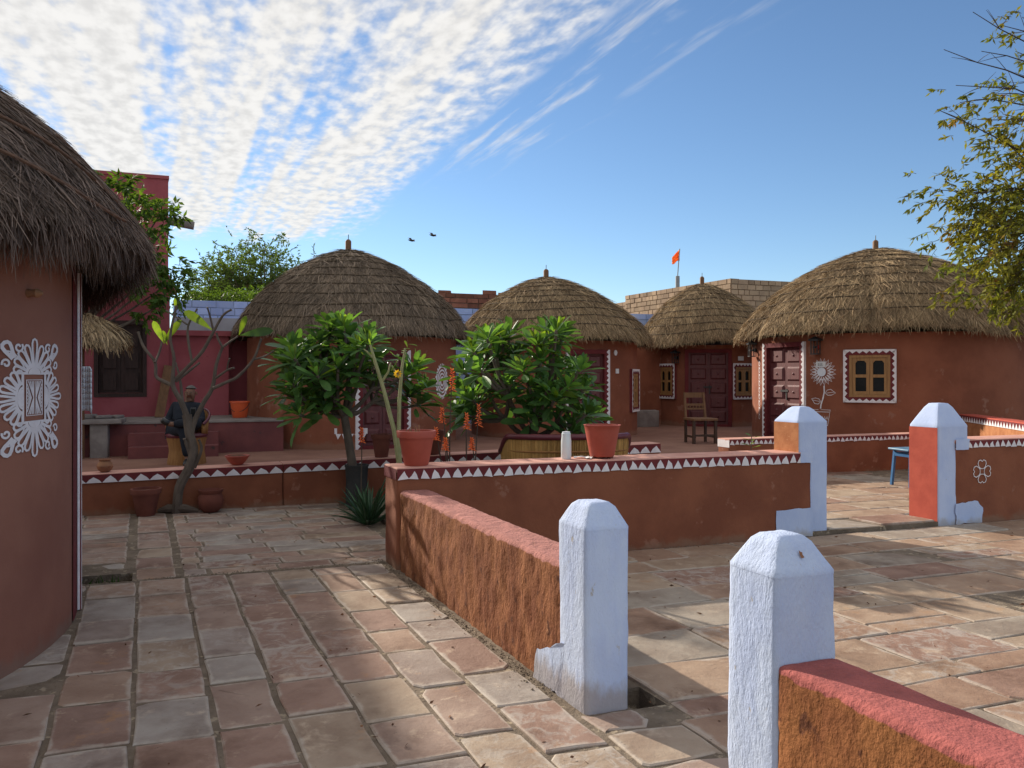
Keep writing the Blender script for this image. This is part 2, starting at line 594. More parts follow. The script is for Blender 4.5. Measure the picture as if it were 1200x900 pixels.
M['grey_metal'] = pmat('grey_metal', (0.30, 0.31, 0.32), (0.24, 0.25, 0.26), 8, .5, .1, 60, metallic=.4)
M['wicker'] = pmat('cane_wicker', (0.50, 0.30, 0.10), (0.38, 0.21, 0.065), 30, .7, .9, 120, stretch=(1, 1, .12), dist=.01, rand='island', amount=.3)
M['wicker_ochre'] = pmat('ochre_wicker', (0.34, 0.17, 0.06), (0.27, 0.13, 0.045), 30, .75, .7, 100, stretch=(1, 1, .2), dist=.01)
M['rexine'] = pmat('maroon_rexine', (0.12, 0.018, 0.030), (0.10, 0.014, 0.024), 8, .4, .15, 60, spec=.5)
M['navy'] = pmat('navy_cloth', (0.018, 0.022, 0.032), (0.012, 0.015, 0.023), 10, .85, .4, 60, dist=.01)
M['skin'] = pmat('skin', (0.20, 0.105, 0.07), (0.17, 0.09, 0.06), 10, .6, .05, 60)
M['hair'] = pmat('grey_hair', (0.16, 0.15, 0.14), (0.10, 0.095, 0.09), 30, .9, .5, 120)
M['black'] = pmat('black_plastic', (0.015, 0.015, 0.017), (0.02, 0.02, 0.02), 10, .35, 0, spec=.5)
M['gold'] = pmat('gold', (0.55, 0.40, 0.12), (0.5, 0.36, 0.1), 10, .3, 0, metallic=.8)
M['bluebrick'] = pmat('blue_white_wash_brick', (0.44, 0.55, 0.86), (0.35, 0.46, 0.80), 2.2, .92, .6, 25, rand='island', amount=.14,
                      c3=(.16, .12, .12), c3at=.70, wear=(.55, .58, .68), wearat=.62)
M['bluejoint'] = pmat('blue_wash_joint', (0.34, 0.42, 0.58), (0.26, 0.33, 0.48), 3, .95, .5, 25)
M['greyplaster'] = pmat('grey_plaster', (0.42, 0.43, 0.46), (0.34, 0.34, 0.37), 2, .92, .4, 25)
M['redbrick'] = pmat('red_stone_brick', (0.30, 0.13, 0.085), (0.21, 0.085, 0.06), 3, .92, .6, 30, rand='island', amount=.35)
M['redjoint'] = pmat('brick_joint', (0.20, 0.13, 0.10), (0.15, 0.10, 0.08), 6, .95, .5, 25)
M['tanblock'] = pmat('tan_sandstone_block', (0.38, 0.275, 0.185), (0.30, 0.21, 0.145), 1.5, .9, .6, 20, rand='island', amount=.22)
M['tanjoint'] = pmat('tan_joint', (0.24, 0.165, 0.105), (0.19, 0.13, 0.085), 3, .95, .4, 20)
M['bird'] = pmat('bird_feather', (0.05, 0.05, 0.055), (0.03, 0.03, 0.03), 20, .8, 0)
M['weed'] = pmat('weed_leaf', (0.06, 0.12, 0.035), (0.045, 0.09, 0.03), 20, .6, 0, rand='island', amount=.4, trans=.3)
M['dry'] = pmat('dry_leaf', (0.18, 0.085, 0.04), (0.11, 0.05, 0.03), 20, .9, 0, rand='island', amount=.5)


def stone_mat(name, tones):
    m, t = nodes_of(name)
    N, L = t.nodes.new, t.links.new
    oi = N('ShaderNodeObjectInfo')
    tcn = N('ShaderNodeTexCoord')
    ad = N('ShaderNodeVectorMath')
    ad.operation = 'ADD'
    L(tcn.outputs['Object'], ad.inputs[0])
    cb = N('ShaderNodeCombineXYZ')
    mu = N('ShaderNodeMath')
    mu.operation = 'MULTIPLY'
    L(oi.outputs['Random'], mu.inputs[0])
    mu.inputs[1].default_value = 50.0
    L(mu.outputs[0], cb.inputs[2])
    L(cb.outputs[0], ad.inputs[1])

    def nz(sc_, det, ro=.6, d=0.0):
        n = N('ShaderNodeTexNoise')
        n.inputs['Scale'].default_value = sc_
        n.inputs['Detail'].default_value = det
        n.inputs['Roughness'].default_value = ro
        n.inputs['Distortion'].default_value = d
        L(ad.outputs[0], n.inputs['Vector'])
        return n.outputs[0]

    def rmp(x, a, b):
        n = N('ShaderNodeMapRange')
        n.interpolation_type = 'SMOOTHSTEP'
        L(x, n.inputs[0])
        n.inputs[1].default_value = a
        n.inputs[2].default_value = b
        return n.outputs[0]

    def mix(f, a, b, mode='MIX'):
        n = N('ShaderNodeMix')
        n.data_type = 'RGBA'
        n.blend_type = mode
        for key, x in (('Factor', f), ('A', a), ('B', b)):
            if isinstance(x, (int, float)):
                n.inputs[key].default_value = x
            elif isinstance(x, tuple):
                n.inputs[key].default_value = c4(x)
            else:
                L(x, n.inputs[key])
        return n.outputs['Result']
    rp = N('ShaderNodeValToRGB')
    rp.color_ramp.interpolation = 'CONSTANT'
    el = rp.color_ramp.elements
    el[0].color = c4(tones[0])
    el[1].position = 1.0 / len(tones)
    el[1].color = c4(tones[1])
    for k in range(2, len(tones)):
        e = el.new(k / len(tones))
        e.color = c4(tones[k])
    L(oi.outputs['Random'], rp.inputs[0])
    col = mix(rmp(nz(3.2, 5, .6, .2), .30, .72), rp.outputs[0], mix(1.0, rp.outputs[0], (.70, .64, .62), 'MULTIPLY'))
    col = mix(rmp(nz(5.5, 6, .7, .25), .56, .70), col, mix(.55, rp.outputs[0], (.52, .40, .30)))
    at = N('ShaderNodeAttribute')
    at.attribute_name = 'edge'
    em = N('ShaderNodeMath')
    em.operation = 'MULTIPLY_ADD'
    L(nz(11, 5, .7), em.inputs[0])
    em.inputs[1].default_value = 0.9
    em2 = N('ShaderNodeMath')
    em2.operation = 'SUBTRACT'
    L(at.outputs['Fac'], em2.inputs[0])
    em2.inputs[1].default_value = 0.55
    em3 = N('ShaderNodeMath')
    em3.operation = 'MULTIPLY_ADD'
    L(nz(4.0, 3), em3.inputs[0])
    em3.inputs[1].default_value = 1.3
    L(em2.outputs[0], em3.inputs[2])
    L(em3.outputs[0], em.inputs[2])
    rm2 = N('ShaderNodeMath')
    rm2.operation = 'FRACT'
    mu7 = N('ShaderNodeMath')
    mu7.operation = 'MULTIPLY'
    L(oi.outputs['Random'], mu7.inputs[0])
    mu7.inputs[1].default_value = 37.7
    L(mu7.outputs[0], rm2.inputs[0])
    mot = N('ShaderNodeMath')
    mot.operation = 'MULTIPLY'
    L(rmp(nz(9, 6, .72, .8), .46, .62), mot.inputs[0])
    L(rmp(rm2.outputs[0], .45, 1.0), mot.inputs[1])
    col = mix(mot.outputs[0], col, mix(.55, col, (.46, .42, .38)))
    col = mix(rmp(em.outputs[0], 1.22, 1.62), col, mix(.58, col, (.50, .44, .38)))
    col = mix(rmp(nz(2.1, 4, .6), .56, .72), col, mix(1.0, col, (.72, .68, .66), 'MULTIPLY'))
    col = mix(rmp(nz(38, 4, .7), .66, .74), col, (.13, .10, .08))
    gp = N('ShaderNodeNewGeometry')
    wn = N('ShaderNodeTexNoise')
    wn.inputs['Scale'].default_value = 1.1
    wn.inputs['Detail'].default_value = 6
    wn.inputs['Roughness'].default_value = .68
    L(gp.outputs['Position'], wn.inputs['Vector'])
    col = mix(rmp(wn.outputs[0], .50, .68), col, mix(1.0, col, (.66, .61, .58), 'MULTIPLY'))
    wn2 = N('ShaderNodeTexNoise')
    wn2.inputs['Scale'].default_value = 2.3
    wn2.inputs['Detail'].default_value = 7
    wn2.inputs['Roughness'].default_value = .72
    L(gp.outputs['Position'], wn2.inputs['Vector'])
    col = mix(rmp(wn2.outputs[0], .60, .70), col, mix(.5, col, (.42, .22, .10)))
    b = N('ShaderNodeBsdfPrincipled')
    L(col, b.inputs['Base Color'])
    rr = N('ShaderNodeMapRange')
    L(nz(8, 4), rr.inputs[0])
    rr.inputs[3].default_value = .62
    rr.inputs[4].default_value = .95
    L(rr.outputs[0], b.inputs['Roughness'])
    b.inputs['Specular IOR Level'].default_value = .3
    bp = N('ShaderNodeBump')
    bp.inputs['Strength'].default_value = .55
    bp.inputs['Distance'].default_value = .018
    hh = N('ShaderNodeMath')
    hh.operation = 'MULTIPLY_ADD'
    L(nz(34, 6, .7), hh.inputs[0])
    hh.inputs[1].default_value = .45
    L(nz(5.5, 5, .6, .2), hh.inputs[2])
    L(hh.outputs[0], bp.inputs['Height'])
    L(bp.outputs[0], b.inputs['Normal'])
    o = N('ShaderNodeOutputMaterial')
    L(b.outputs[0], o.inputs['Surface'])
    return m


M['flag'] = stone_mat('sandstone_flag', [(.355, .255, .205), (.375, .26, .195), (.30, .195, .155), (.385, .295, .22), (.37, .325, .29), (.345, .225, .175), (.335, .27, .235)])
M['flag_tan'] = stone_mat('tan_sandstone_flag', [(.39, .275, .195), (.36, .235, .165), (.405, .305, .22), (.32, .20, .15), (.35, .295, .24), (.38, .255, .175)])

# ------------------------------------------------------------------ ground
def sheet_cells(ss, ts, skip, z, depth):
    mb = MB()
    for i in range(len(ss) - 1):
        for j in range(len(ts) - 1):
            a, b_, c, d = ss[i], ss[i + 1], ts[j], ts[j + 1]
            if (i, j) in skip:
                q = [ST(a, c), ST(b_, c), ST(b_, d), ST(a, d)]
                lo = [Vector((p.x, p.y, z - depth)) for p in q]
                hi = [Vector((p.x, p.y, z)) for p in q]
                mb.poly(lo)
                for k in range(4):
                    mb.poly([hi[k], hi[(k + 1) % 4], lo[(k + 1) % 4], lo[k]])
            else:
                mb.poly([ST(a, c, z), ST(b_, c, z), ST(b_, d, z), ST(a, d, z)])
    return mb


HOLE1 = (-2.75, -1.99, 0.34, 0.62)
HOLE2 = (0.245, 0.43, -3.1, -2.86)
gmb = sheet_cells([-300, HOLE1[0], HOLE1[1], HOLE2[0], HOLE2[1], 300], [-300, HOLE2[2], HOLE2[3], HOLE1[2], HOLE1[3], 300],
                  {(1, 3), (3, 1)}, -0.009, 0.22)
ground = gmb.build('ground', M['mortar'], fix=False)
tag(ground, kind='structure')


def flag_mesh(c, quad, th=0.045, inset=0.09, jit=0.012):
    """one paving stone; quad: 4 ground corners (world xy), c: centre"""
    pts = []
    q = [Vector((p.x - c.x, p.y - c.y)) for p in quad]
    for k in range(4):
        p0, p1, p2 = q[k - 1], q[k], q[(k + 1) % 4]
        cut = random.uniform(.002, .012) if random.random() < .85 else random.uniform(.02, .05)
        e0, e1 = (p0 - p1), (p2 - p1)
        pts.append(p1 + e0.normalized() * min(cut, e0.length * .2))
        pts.append(p1 + e1.normalized() * min(cut * random.uniform(.6, 1.3), e1.length * .2))
        pts.append(p1 + e1 * random.uniform(.38, .62))
    pts = [p + Vector((random.uniform(-jit, jit), random.uniform(-jit, jit))) for p in pts]
    n = len(pts)
    tx, ty, dz = random.gauss(0, .008), random.gauss(0, .008), random.gauss(0, .003)

    def zz_(p):
        return dz + p.x * tx + p.y * ty
    vs, fs, ed = [], [], []
    for p in pts:
        vs.append((p.x, p.y, -th))
        ed.append(1)
    for p in pts:
        vs.append((p.x, p.y, zz_(p) - .007))
        ed.append(1)
    for p in pts:
        p2 = p - p.normalized() * .009
        vs.append((p2.x, p2.y, zz_(p2) - .0012))
        ed.append(.95)
    for p in pts:
        d = p.normalized() * min(inset, p.length * .45)
        p2 = p - d
        vs.append((p2.x, p2.y, zz_(p2)))
        ed.append(0)
    for k in range(n):
        k2 = (k + 1) % n
        fs.append((k, k2, n + k2, n + k))
        fs.append((n + k, n + k2, 2 * n + k2, 2 * n + k))
        fs.append((2 * n + k, 2 * n + k2, 3 * n + k2, 3 * n + k))
    fs.append(tuple(3 * n + k for k in range(n)))
    me = bpy.data.meshes.new('flagstone')
    me.from_pydata(vs, [], fs)
    at = me.attributes.new('edge', 'FLOAT', 'POINT')
    at.data.foreach_set('value', [float(x) for x in ed])
    me.update()
    return me


def flag(parent, s0, s1, t0, t1, mat, z=0.0, gap=0.02, jit=0.006, inset=.09):
    g = gap / 2
    quad = [ST(s0 + g, t0 + g), ST(s1 - g, t0 + g), ST(s1 - g, t1 - g), ST(s0 + g, t1 - g)]
    c = sum(quad, Vector((0, 0, 0))) / 4
    me = flag_mesh(c, quad, inset=inset, jit=jit)
    me.materials.append(mat)
    o = link(bpy.data.objects.new('flagstone', me), parent)
    o.location = (c.x, c.y, z)
    return o


HUT0 = (-5.15, 4.29)
# near columns of stones, left of the rough wall
cols = [-3.0, -2.65, -2.30, -1.953, -1.607, -1.30, -.971, -.646, -.359, -.05]
for i in range(len(cols) - 1):
    t = 0.29 - random.uniform(0, .02)
    first = True
    while t > -4.9:
        ln = random.uniform(.40, .62) if not first else random.uniform(.18, .5)
        first = False
        p = ST((cols[i] + cols[i + 1]) / 2, t - ln / 2)
        if (p.x - HUT0[0]) ** 2 + (p.y - HUT0[1]) ** 2 > 2.35 ** 2:
            flag(ground, cols[i], cols[i + 1], t - ln, t, M['flag'], gap=.022, jit=.007)
        t -= ln
# strip of narrow courses in front of the low border wall
ts = [0.34]
while ts[-1] < 3.62:
    ts.append(ts[-1] + random.uniform(.20, .26))
for j in range(len(ts) - 1):
    s = -1.62 + random.uniform(0, .3)
    flag(ground, -1.62, s, ts[j], ts[j + 1], M['flag'], gap=.022, inset=.06) if s > -1.5 else None
    s = s if s > -1.5 else -1.62
    while s < 0.12:
        ln = random.uniform(.4, .68)
        if s + ln > 0.12:
            ln = .30 - s + random.uniform(-.05, .05)
        flag(ground, s, s + ln, ts[j], ts[j + 1], M['flag'], gap=.022, inset=.06)
        s += ln
    s = -2.04
    while s > -4.3:
        ln = random.uniform(.45, .65)
        if not (ts[j] < HOLE1[3] and s > HOLE1[0]):
            p = ST(s - ln / 2, ts[j])
            if (p.x - HUT0[0]) ** 2 + (p.y - HUT0[1]) ** 2 > 2.3 ** 2:
                flag(ground, s - ln, s, ts[j], ts[j + 1], M['flag'], gap=.022, inset=.06)
        s -= ln
t = .34
while t < 3.5:
    ln = random.uniform(.38, .48)
    flag(ground, -1.98, -1.66, t, t + ln, M['flag'], gap=.03)
    t += ln
# right-hand court
tt = [-0.02]
for dt in (.40, .36, .47, .38, .52, .48, .47):
    tt.append(tt[-1] - dt)
for dt in (.20, .34, .38):
    tt.append(tt[-1] - dt)
while tt[-1] > -5.0:
    tt.append(tt[-1] - random.uniform(.34, .52))
for j in range(len(tt) - 1):
    s = .29
    if -4.05 < tt[j + 1] < -3.2:
        s = -.04
        e = random.uniform(.26, .40)
        flag(ground, s, e, tt[j + 1], tt[j], M['flag'], gap=.04, jit=.02)
        s = e
    while s < 8.6:
        ln = random.uniform(.5, .98)
        t0, t1 = tt[j + 1], tt[j]
        if s < HOLE2[1] and t1 > HOLE2[2] and t0 < HOLE2[3]:
            s = HOLE2[1] + .01
        if True:
            if random.random() < .16:
                mid = (t0 + t1) / 2 + random.uniform(-.05, .05)
                flag(ground, s, s + ln, t0, mid, M['flag_tan'], gap=.013)
                flag(ground, s, s + ln, mid, t1, M['flag_tan'], gap=.013)
            else:
                flag(ground, s, s + ln, t0, t1, M['flag_tan'], gap=.013)
        s += ln
# inner yard, one low step up through the gateway
yb = MB()
s0, s1, t0, t1 = .46, 12.0, .012, 3.9
q = [ST(s0, t0, -.02), ST(s1, t0, -.02), ST(s1, t1, -.02), ST(s0, t1, -.02)]
yb.prism(q, (0, 0, .058))
yard = tag(yb.build('inner_yard', M['mortar']), kind='structure')
tq = [.028]
while tq[-1] < 3.7:
    tq.append(tq[-1] + random.uniform(.34, .5))
for j in range(len(tq) - 1):
    s = 3.55 + random.uniform(0, .5) if j > 0 else 4.415
    while s < 8.3:
        ln = random.uniform(.6, 1.0)
        if j == 0:
            if s > 5.8:
                break
            ln = min(ln, 5.815 - s)
            if 5.815 - s - ln < .3:
                ln = 5.815 - s
        flag(yard, s, s + ln, tq[j], tq[j + 1], M['flag_tan'], z=.05, gap=.012)
        s += ln
# raised mud terrace round the huts
tb = MB()
q = [ST(-12, 3.75, -.02), ST(14, 3.95, -.02), ST(15, 16.5, -.02), ST(-12, 16.5, -.02)]
tb.prism(q, (0, 0, .30))
terrace = tag(tb.build('terrace', M['terrace']), kind='structure')
TZ = 0.28


# ------------------------------------------------------------------ low walls and posts
def st_fn(loc):
    def fn(x, y, z):
        p = ST(x, y, z)
        return p - loc
    return fn


def wall_thing(name, label, s0, s1, t0, t1, h, body_mat, cat='wall', pink=None, band=None, band_mat=None, tri=None, z0=0.0, top=None,
               amp=.006, r=.025, step=.1, freq=5.0, seed=0., fz=1.0):
    loc = ST((s0 + s1) / 2, (t0 + t1) / 2, 0)
    w = thing(name, label, cat, loc)
    fn = st_fn(loc)
    hp = h - (.012 if pink else 0)
    rbox('wall_body', body_mat, fn, (s0, s1, t0, t1, z0 - .05, hp), w, r=r, step=step, amp=amp, seed=seed, top=top, freq=freq, fz=fz)
    if pink:
        rbox('painted_top', pink, fn, (s0 - .003, s1 + .003, t0 - .005, t1 + .005, hp - .03, h), w, r=.010, step=step, amp=.004, seed=seed + 3,
             top=None if top is None else None)
    if band:
        mb = MB()
        n = int((s1 - s0) / .25) + 2
        for k in range(n):
            a, b_ = s0 + (s1 - s0) * k / n, s0 + (s1 - s0) * (k + 1) / n
            mb.add([fn(a, t0 - .008, h - .010), fn(b_, t0 - .008, h - .010), fn(b_, t0 - .008, h - band), fn(a, t0 - .008, h - band)], [(3, 2, 1, 0)])
        mb.build('painted_band', M['maroon'], w, fix=False)
    if tri:
        mb = MB()
        n = max(1, int((s1 - s0) / tri))
        d = (s1 - s0) / n
        hb = band - .022
        for k in range(n):
            a = s0 + k * d
            j = lambda q: random.uniform(-q, q) * 1.9
            ap = h - .012 - random.uniform(0, .020)
            pts = [(a + .04 * d + j(.004), h - band - .004 + j(.004)), (a + d * .98 + j(.004), h - band - .004 + j(.004)),
                   (a + d * .77 + j(.003), (h - band + ap) / 2 + j(.003)), (a + d * .51 + j(.006), ap), (a + d * .25 + j(.003), (h - band + ap) / 2 + j(.003))]
            mb.poly([fn(x, t0 - .0115, z) for x, z in pts])
        mb.build('triangle_border', M['white'], w, fix=False)
    return w, fn


# long wall with the triangle border
wallB, fnB = wall_thing('courtyard_wall', 'long red-brown mud wall with white triangle border between corner and gateway', 0, s_at(951), 0, .36, .835,
                        M['mud_wall'], pink=M['pink_top'], band=.095, tri=.092, seed=2.)
mb = MB()
for k in range(2):
    pass
a_, b_ = .0, .36
q = [fnB(-.008, a_, .825), fnB(-.008, b_, .825), fnB(-.008, b_, .735), fnB(-.008, a_, .735)]
mb.poly(q)
mb.build('painted_end', M['maroon'], wallB, fix=False)
# rough sunlit side wall
wallA, fnA = wall_thing('side_wall', 'rough orange-brown mud wall with pink top running to the white post', 0.02, .27, -2.84, -.004, .65,
                        M['rough_wall'], amp=.013, r=.03, step=.03, seed=7., freq=12., fz=.6)
# near wall bottom right
sN, tN = inv_st(.897, 2.70)
wallN, fnN = wall_thing('side_wall', 'rough mud wall with red top at the bottom right corner of the photo', sN + .004, sN + .258, tN - 2.6, tN + .01, .615,
                        M['near_wall'], amp=.008, r=.026, step=.03, seed=17., freq=11., fz=.6)
# right wall beyond the gateway
sR0, sR1 = s_at(1119), 11.5
wallR, fnR = wall_thing('courtyard_wall', 'red-brown mud wall with a white clover drawing right of the gateway', sR0, sR1, 0, .36, .905, M['mud_wall'],
                        pink=M['pink_top'], band=.085, tri=.080, seed=5.)


def c_top(s):
    return .47 + .021 * (s + 2.5)


wallC = []
segs = [(-7.0, -3.2), (-3.2, -1.7), (-1.7, .15), (.15, 2.3), (2.3, 4.9)]
C_LABEL = ['left stretch of low border wall hidden behind the near hut', 'low border wall behind the flared clay pot on the paving',
           'low border wall with big white triangles carrying the clay bowl', 'low border wall with white triangles behind the frangipani planter',
           'low border wall with white triangles behind the cane settee']
lw = thing('border_wall', 'long low mud border wall with large white triangles in front of the hut terrace', 'wall', ST(-1, 3.8, 0))
loc = ST(-1, 3.8, 0)
c_fn = lambda x, y, z: ST(x, y, z * c_top(x) / .5) - loc
for i, (a, b_) in enumerate([(-7.0, -.35), (-.345, 4.9)]):
    h = .5
    rbox('wall_body', M['mud_wall'], c_fn, (a, b_, 3.66, 3.96, -.05, h - .01), lw, r=.02, step=.16, amp=.005, seed=i * 3.1)
    rbox('painted_top', M['pink_top'], c_fn, (a + .001, b_ - .001, 3.652, 3.965, h - .03, h), lw, r=.01, step=.16, amp=.005, seed=i)
    mb = MB()
    mb.add([c_fn(a + .002, 3.646, h - .008), c_fn(b_ - .002, 3.646, h - .008), c_fn(b_ - .002, 3.646, h - .105), c_fn(a + .002, 3.646, h - .105)], [(3, 2, 1, 0)])
    mb.build('painted_band', M['maroon'], lw, fix=False)
    mb = MB()
    n = int((b_ - a) / .165)
    d = (b_ - a) / n
    for k in range(n):
        x = a + k * d
        ap = h - .03 + random.uniform(-.008, .006)
        j = lambda q: random.uniform(-q, q)
        mb.poly([c_fn(x + j(.004), 3.642, h - .107), c_fn(x + d + j(.004), 3.642, h - .107), c_fn(x + d * .80, 3.642, h - .068 + j(.004)),
                 c_fn(x + d * .5 + j(.012), 3.642, ap), c_fn(x + d * .20, 3.642, h - .068 + j(.004))])
    tb2 = mb.build('triangle_border', M['white'], lw, fix=False)
wallD, fnD = wall_thing('border_wall', 'low mud border wall with white triangles in front of the right hut', 6.22, 10.2, 3.85, 4.12, .63, M['mud_wall'],
                        pink=M['pink_top'], band=.085, tri=.085, seed=8.)
mb = MB()
mb.poly([fnD(6.216, 3.85, .615), fnD(6.216, 4.12, .615), fnD(6.216, 4.12, .5), fnD(6.216, 3.85, .5)])
mb.build('painted_end', M['white'], wallD, fix=False)
# wall that runs from the right hut towards the camera, lit from the left
pK0, pK1 = Vector((7.0, 9.55)), Vector((7.98, 14.2))
dK = (pK1 - pK0)
lK = dK.length
dK.normalize()
nK = Vector((-dK.y, dK.x))
wallK = thing('border_wall', 'sunlit orange mud wall with white triangles running from the right hut', 'wall', (pK0.x, pK0.y, 0))
fnK = lambda x, y, z: Vector((dK.x * x - nK.x * y, dK.y * x - nK.y * y, z))
rbox('wall_body', M['orange_mud'], fnK, (0, lK, 0, .26, -.05, .90), wallK, r=.02, step=.15, amp=.006)
rbox('painted_top', M['red_paint'], fnK, (-.003, lK + .003, -.006, .266, .885, .915), wallK, r=.01, step=.15, amp=.004)
mb = MB()
mb.poly([fnK(0, -.009, .90), fnK(lK, -.009, .90), fnK(lK, -.009, .80), fnK(0, -.009, .80)])
mb.build('painted_band', M['maroon'], wallK, fix=False)
mb = MB()
n = 42
for k in range(n):
    x = lK * k / n
    mb.poly([fnK(x, -.0125, .797), fnK(x + lK / n, -.0125, .797), fnK(x + lK / n * .5, -.0125, .885)])
mb.build('triangle_border', M['white'], wallK, fix=False)


def ring_post(name, mat, fn, s0, s1, t0, t1, levels, parent, rr=.03, amp=.005, seed=0., nper=7):
    """loft of rounded rectangles; levels: (z, scale)"""
    cs, ct, hs_, ht = (s0 + s1) / 2, (t0 + t1) / 2, (s1 - s0) / 2, (t1 - t0) / 2
    vs, fs = [], []
    ring = []
    for (sx, sy, a0) in ((1, 1, 0), (-1, 1, 90), (-1, -1, 180), (1, -1, 270)):
        for k in range(4):
            a = R(a0 + k * 30)
            ring.append((sx, sy, math.cos(a), math.sin(a)))
    base = []
    for sx, sy, ca, sa in ring:
        base.append((sx * (hs_ - rr) + ca * rr, sy * (ht - rr) + sa * rr))
    full = []
    for k in range(len(base)):
        p, q_ = base[k], base[(k + 1) % len(base)]
        full.append(p)
        if k % 4 == 3:
            for m in range(1, nper):
                full.append((p[0] + (q_[0] - p[0]) * m / nper, p[1] + (q_[1] - p[1]) * m / nper))
    n = len(full)
    for z, scl in levels:
        for x, y in full:
            nz = .8 * noise.noise(Vector((x * 5 + seed, y * 5, z * 4))) + .35 * noise.noise(Vector((x * 22, y * 22 + seed, z * 16)))
            k = scl + nz * amp / max(.1, hs_)
            p = fn(cs + x * k, ct + y * k, z + (nz * amp * .6 if scl < .9 else 0))
            vs.append(tuple(p))
    for j in range(len(levels) - 1):
        for k in range(n):
            k2 = (k + 1) % n
            fs.append((j * n + k, j * n + k2, (j + 1) * n + k2, (j + 1) * n + k))
    fs.append(tuple((len(levels) - 1) * n + k for k in range(n)))
    me = bpy.data.meshes.new(name)
    me.from_pydata(vs, [], fs)
    me.polygons.foreach_set('use_smooth', [True] * len(fs))
    me.update()
    me.set_sharp_from_angle(angle=R(50))
    me.materials.append(mat)
    return link(bpy.data.objects.new(name, me), parent)


def post_thing(label, s0, s1, t0, t1, h, hc, mat, amp=.007, seed=0., topscale=.36, rr=.022, group=None):
    loc = ST((s0 + s1) / 2, (t0 + t1) / 2, 0)
    p = thing('gate_post', label, 'post', loc, 0, group)
    fn = st_fn(loc)
    nl = int(h / .045)
    ring_post('post_body', mat, fn, s0, s1, t0, t1, [(-.05 + (h + .05) * k / nl, 1.0) for k in range(nl + 1)], p, rr=rr, amp=amp, seed=seed)
    lv = [(h - .004, 1.003), (h + (hc - h) * .06, 1.0)]
    for k in range(1, 7):
        f = k / 7
        lv.append((h + (hc - h) * (.06 + .88 * f), 1.0 + (topscale - 1.0) * f))
    lv += [(hc - .004, topscale * .8), (hc, topscale * .5)]
    ring_post('post_cap', mat, fn, s0, s1, t0, t1, lv, p, rr=rr, amp=amp * .8, seed=seed)
    return p, fn


def ragged(pts, fn, t, seg=.05, jit=.008):
    out = []
    n = len(pts)
    for i in range(n):
        (x0, z0), (x1, z1) = pts[i], pts[(i + 1) % n]
        L_ = math.hypot(x1 - x0, z1 - z0)
        m = max(1, int(L_ / seg))
        for k in range(m):
            f = k / m
            jx = random.uniform(-jit, jit) if 0 < f else 0
            jz = random.uniform(-jit, jit) if 0 < f else 0
            out.append((x0 + (x1 - x0) * f + (jx if abs(x1 - x0) < abs(z1 - z0) else 0),
                        z0 + (z1 - z0) * f + (jz if abs(x1 - x0) >= abs(z1 - z0) else 0)))
    return [fn(x, t, z) for x, z in out]


postM, fnM = post_thing('weathered blue-white post at the end of the rough brown wall in front', 0.0, .235, -3.09, -2.815, .865, .985, M['lime_post'], amp=.007, seed=1., topscale=.56)
mb = MB()
pts = ragged([(-2.92, .0), (-2.92, .29), (-2.66, .175), (-2.60, .16), (-2.55, -.01)], lambda x, t, z: fnM(-.010 if x > -2.84 else -.010 + (-2.84 - x) / .09 * .022, x, z), -.010, .03, .010)
mb.poly(pts)
mb.build('whitewash_patch', M['lime_post'], postM, fix=False)
postN, fnNN = post_thing('nearest blue-white post with chipped sloping cap at the bottom right', sN, sN + .262, tN, tN + .253, .909, 1.035, M['lime_post'], amp=.007,
                         seed=4., topscale=.5)
mb = MB()
chip = [(.10 + .009 * math.cos(a) * random.uniform(.6, 1.3), .0 + .012 * math.sin(a) * random.uniform(.6, 1.3)) for a in [k * PI / 5 for k in range(10)]]
cx0, cz0, slope = sN + .14, .985, 0.0
for x, z in chip:
    pass
hcap = 1.035 - .909
cap_t = lambda z: tN + (.253 / 2) * (1 - (1.0 + (.5 - 1.0) * ((z - .909) / hcap - .06) / .88)) - .004
mb.poly([fnNN(sN + .03 + x, cap_t(.975 + z) - .002, .975 + z) for x, z in chip])
mb.build('paint_chip', M['clay'], postN, fix=False)
sL0, sL1 = s_at(937.5), s_at(972)
postL, fnL = post_thing('left gateway post with blue-white front and orange mud side', sL0, sL1, .022, .36, 1.13, 1.285, M['lime'], amp=.004, seed=6., topscale=.42)
mb = MB()
mb.poly([fnL(sL0 - .006, .012, 1.128), fnL(sL0 - .006, .352, 1.128), fnL(sL0 - .006, .352, .80), fnL(sL0 - .006, .012, .80)])
mb.build('mud_side', M['orange_mud'], postL, fix=False)
mb = MB()
mb.poly(ragged([(s_at(951) - .01, .0), (s_at(951) - .01, .285), (s_at(909), .275), (s_at(909) - .006, .0)], fnL, -.010, .05, .006))
mb.build('whitewash_patch', M['lime'], postL, fix=False)
mb = MB()
mb.poly([fnL(x, -.011, z) for x, z in ((s_at(951) + .004, .0), (s_at(951) - .012, .0), (s_at(951) - .014, .3), (s_at(951) - .011, .55), (s_at(951) - .012, .83), (s_at(951) + .004, .83))])
mb.build('whitewash_edge', M['lime'], postL, fix=False)
mb = MB()
mb.poly(ragged([(sL0 - .003, .735), (s_at(951) - .012, .730), (s_at(951) - .012, .84), (sL0 - .003, .842)], fnL, -.0125, .06, .004))
mb.build('whitewash_edge', M['lime'], postL, fix=False)
sQ0, sQ1 = s_at(1100), s_at(1135)
postR, fnQ = post_thing('right gateway post with red painted side and blue-white front', sQ0, sQ1, .004, .36, 1.045, 1.30, M['lime'], amp=.004, seed=9., topscale=.42)
mb = MB()
mb.poly([fnQ(sQ0 - .006, .010, 1.04), fnQ(sQ0 - .006, .355, 1.04), fnQ(sQ0 - .006, .355, .04), fnQ(sQ0 - .006, .010, .04)])
mb.build('red_side', M['red_paint'], postR, fix=False)
mb = MB()
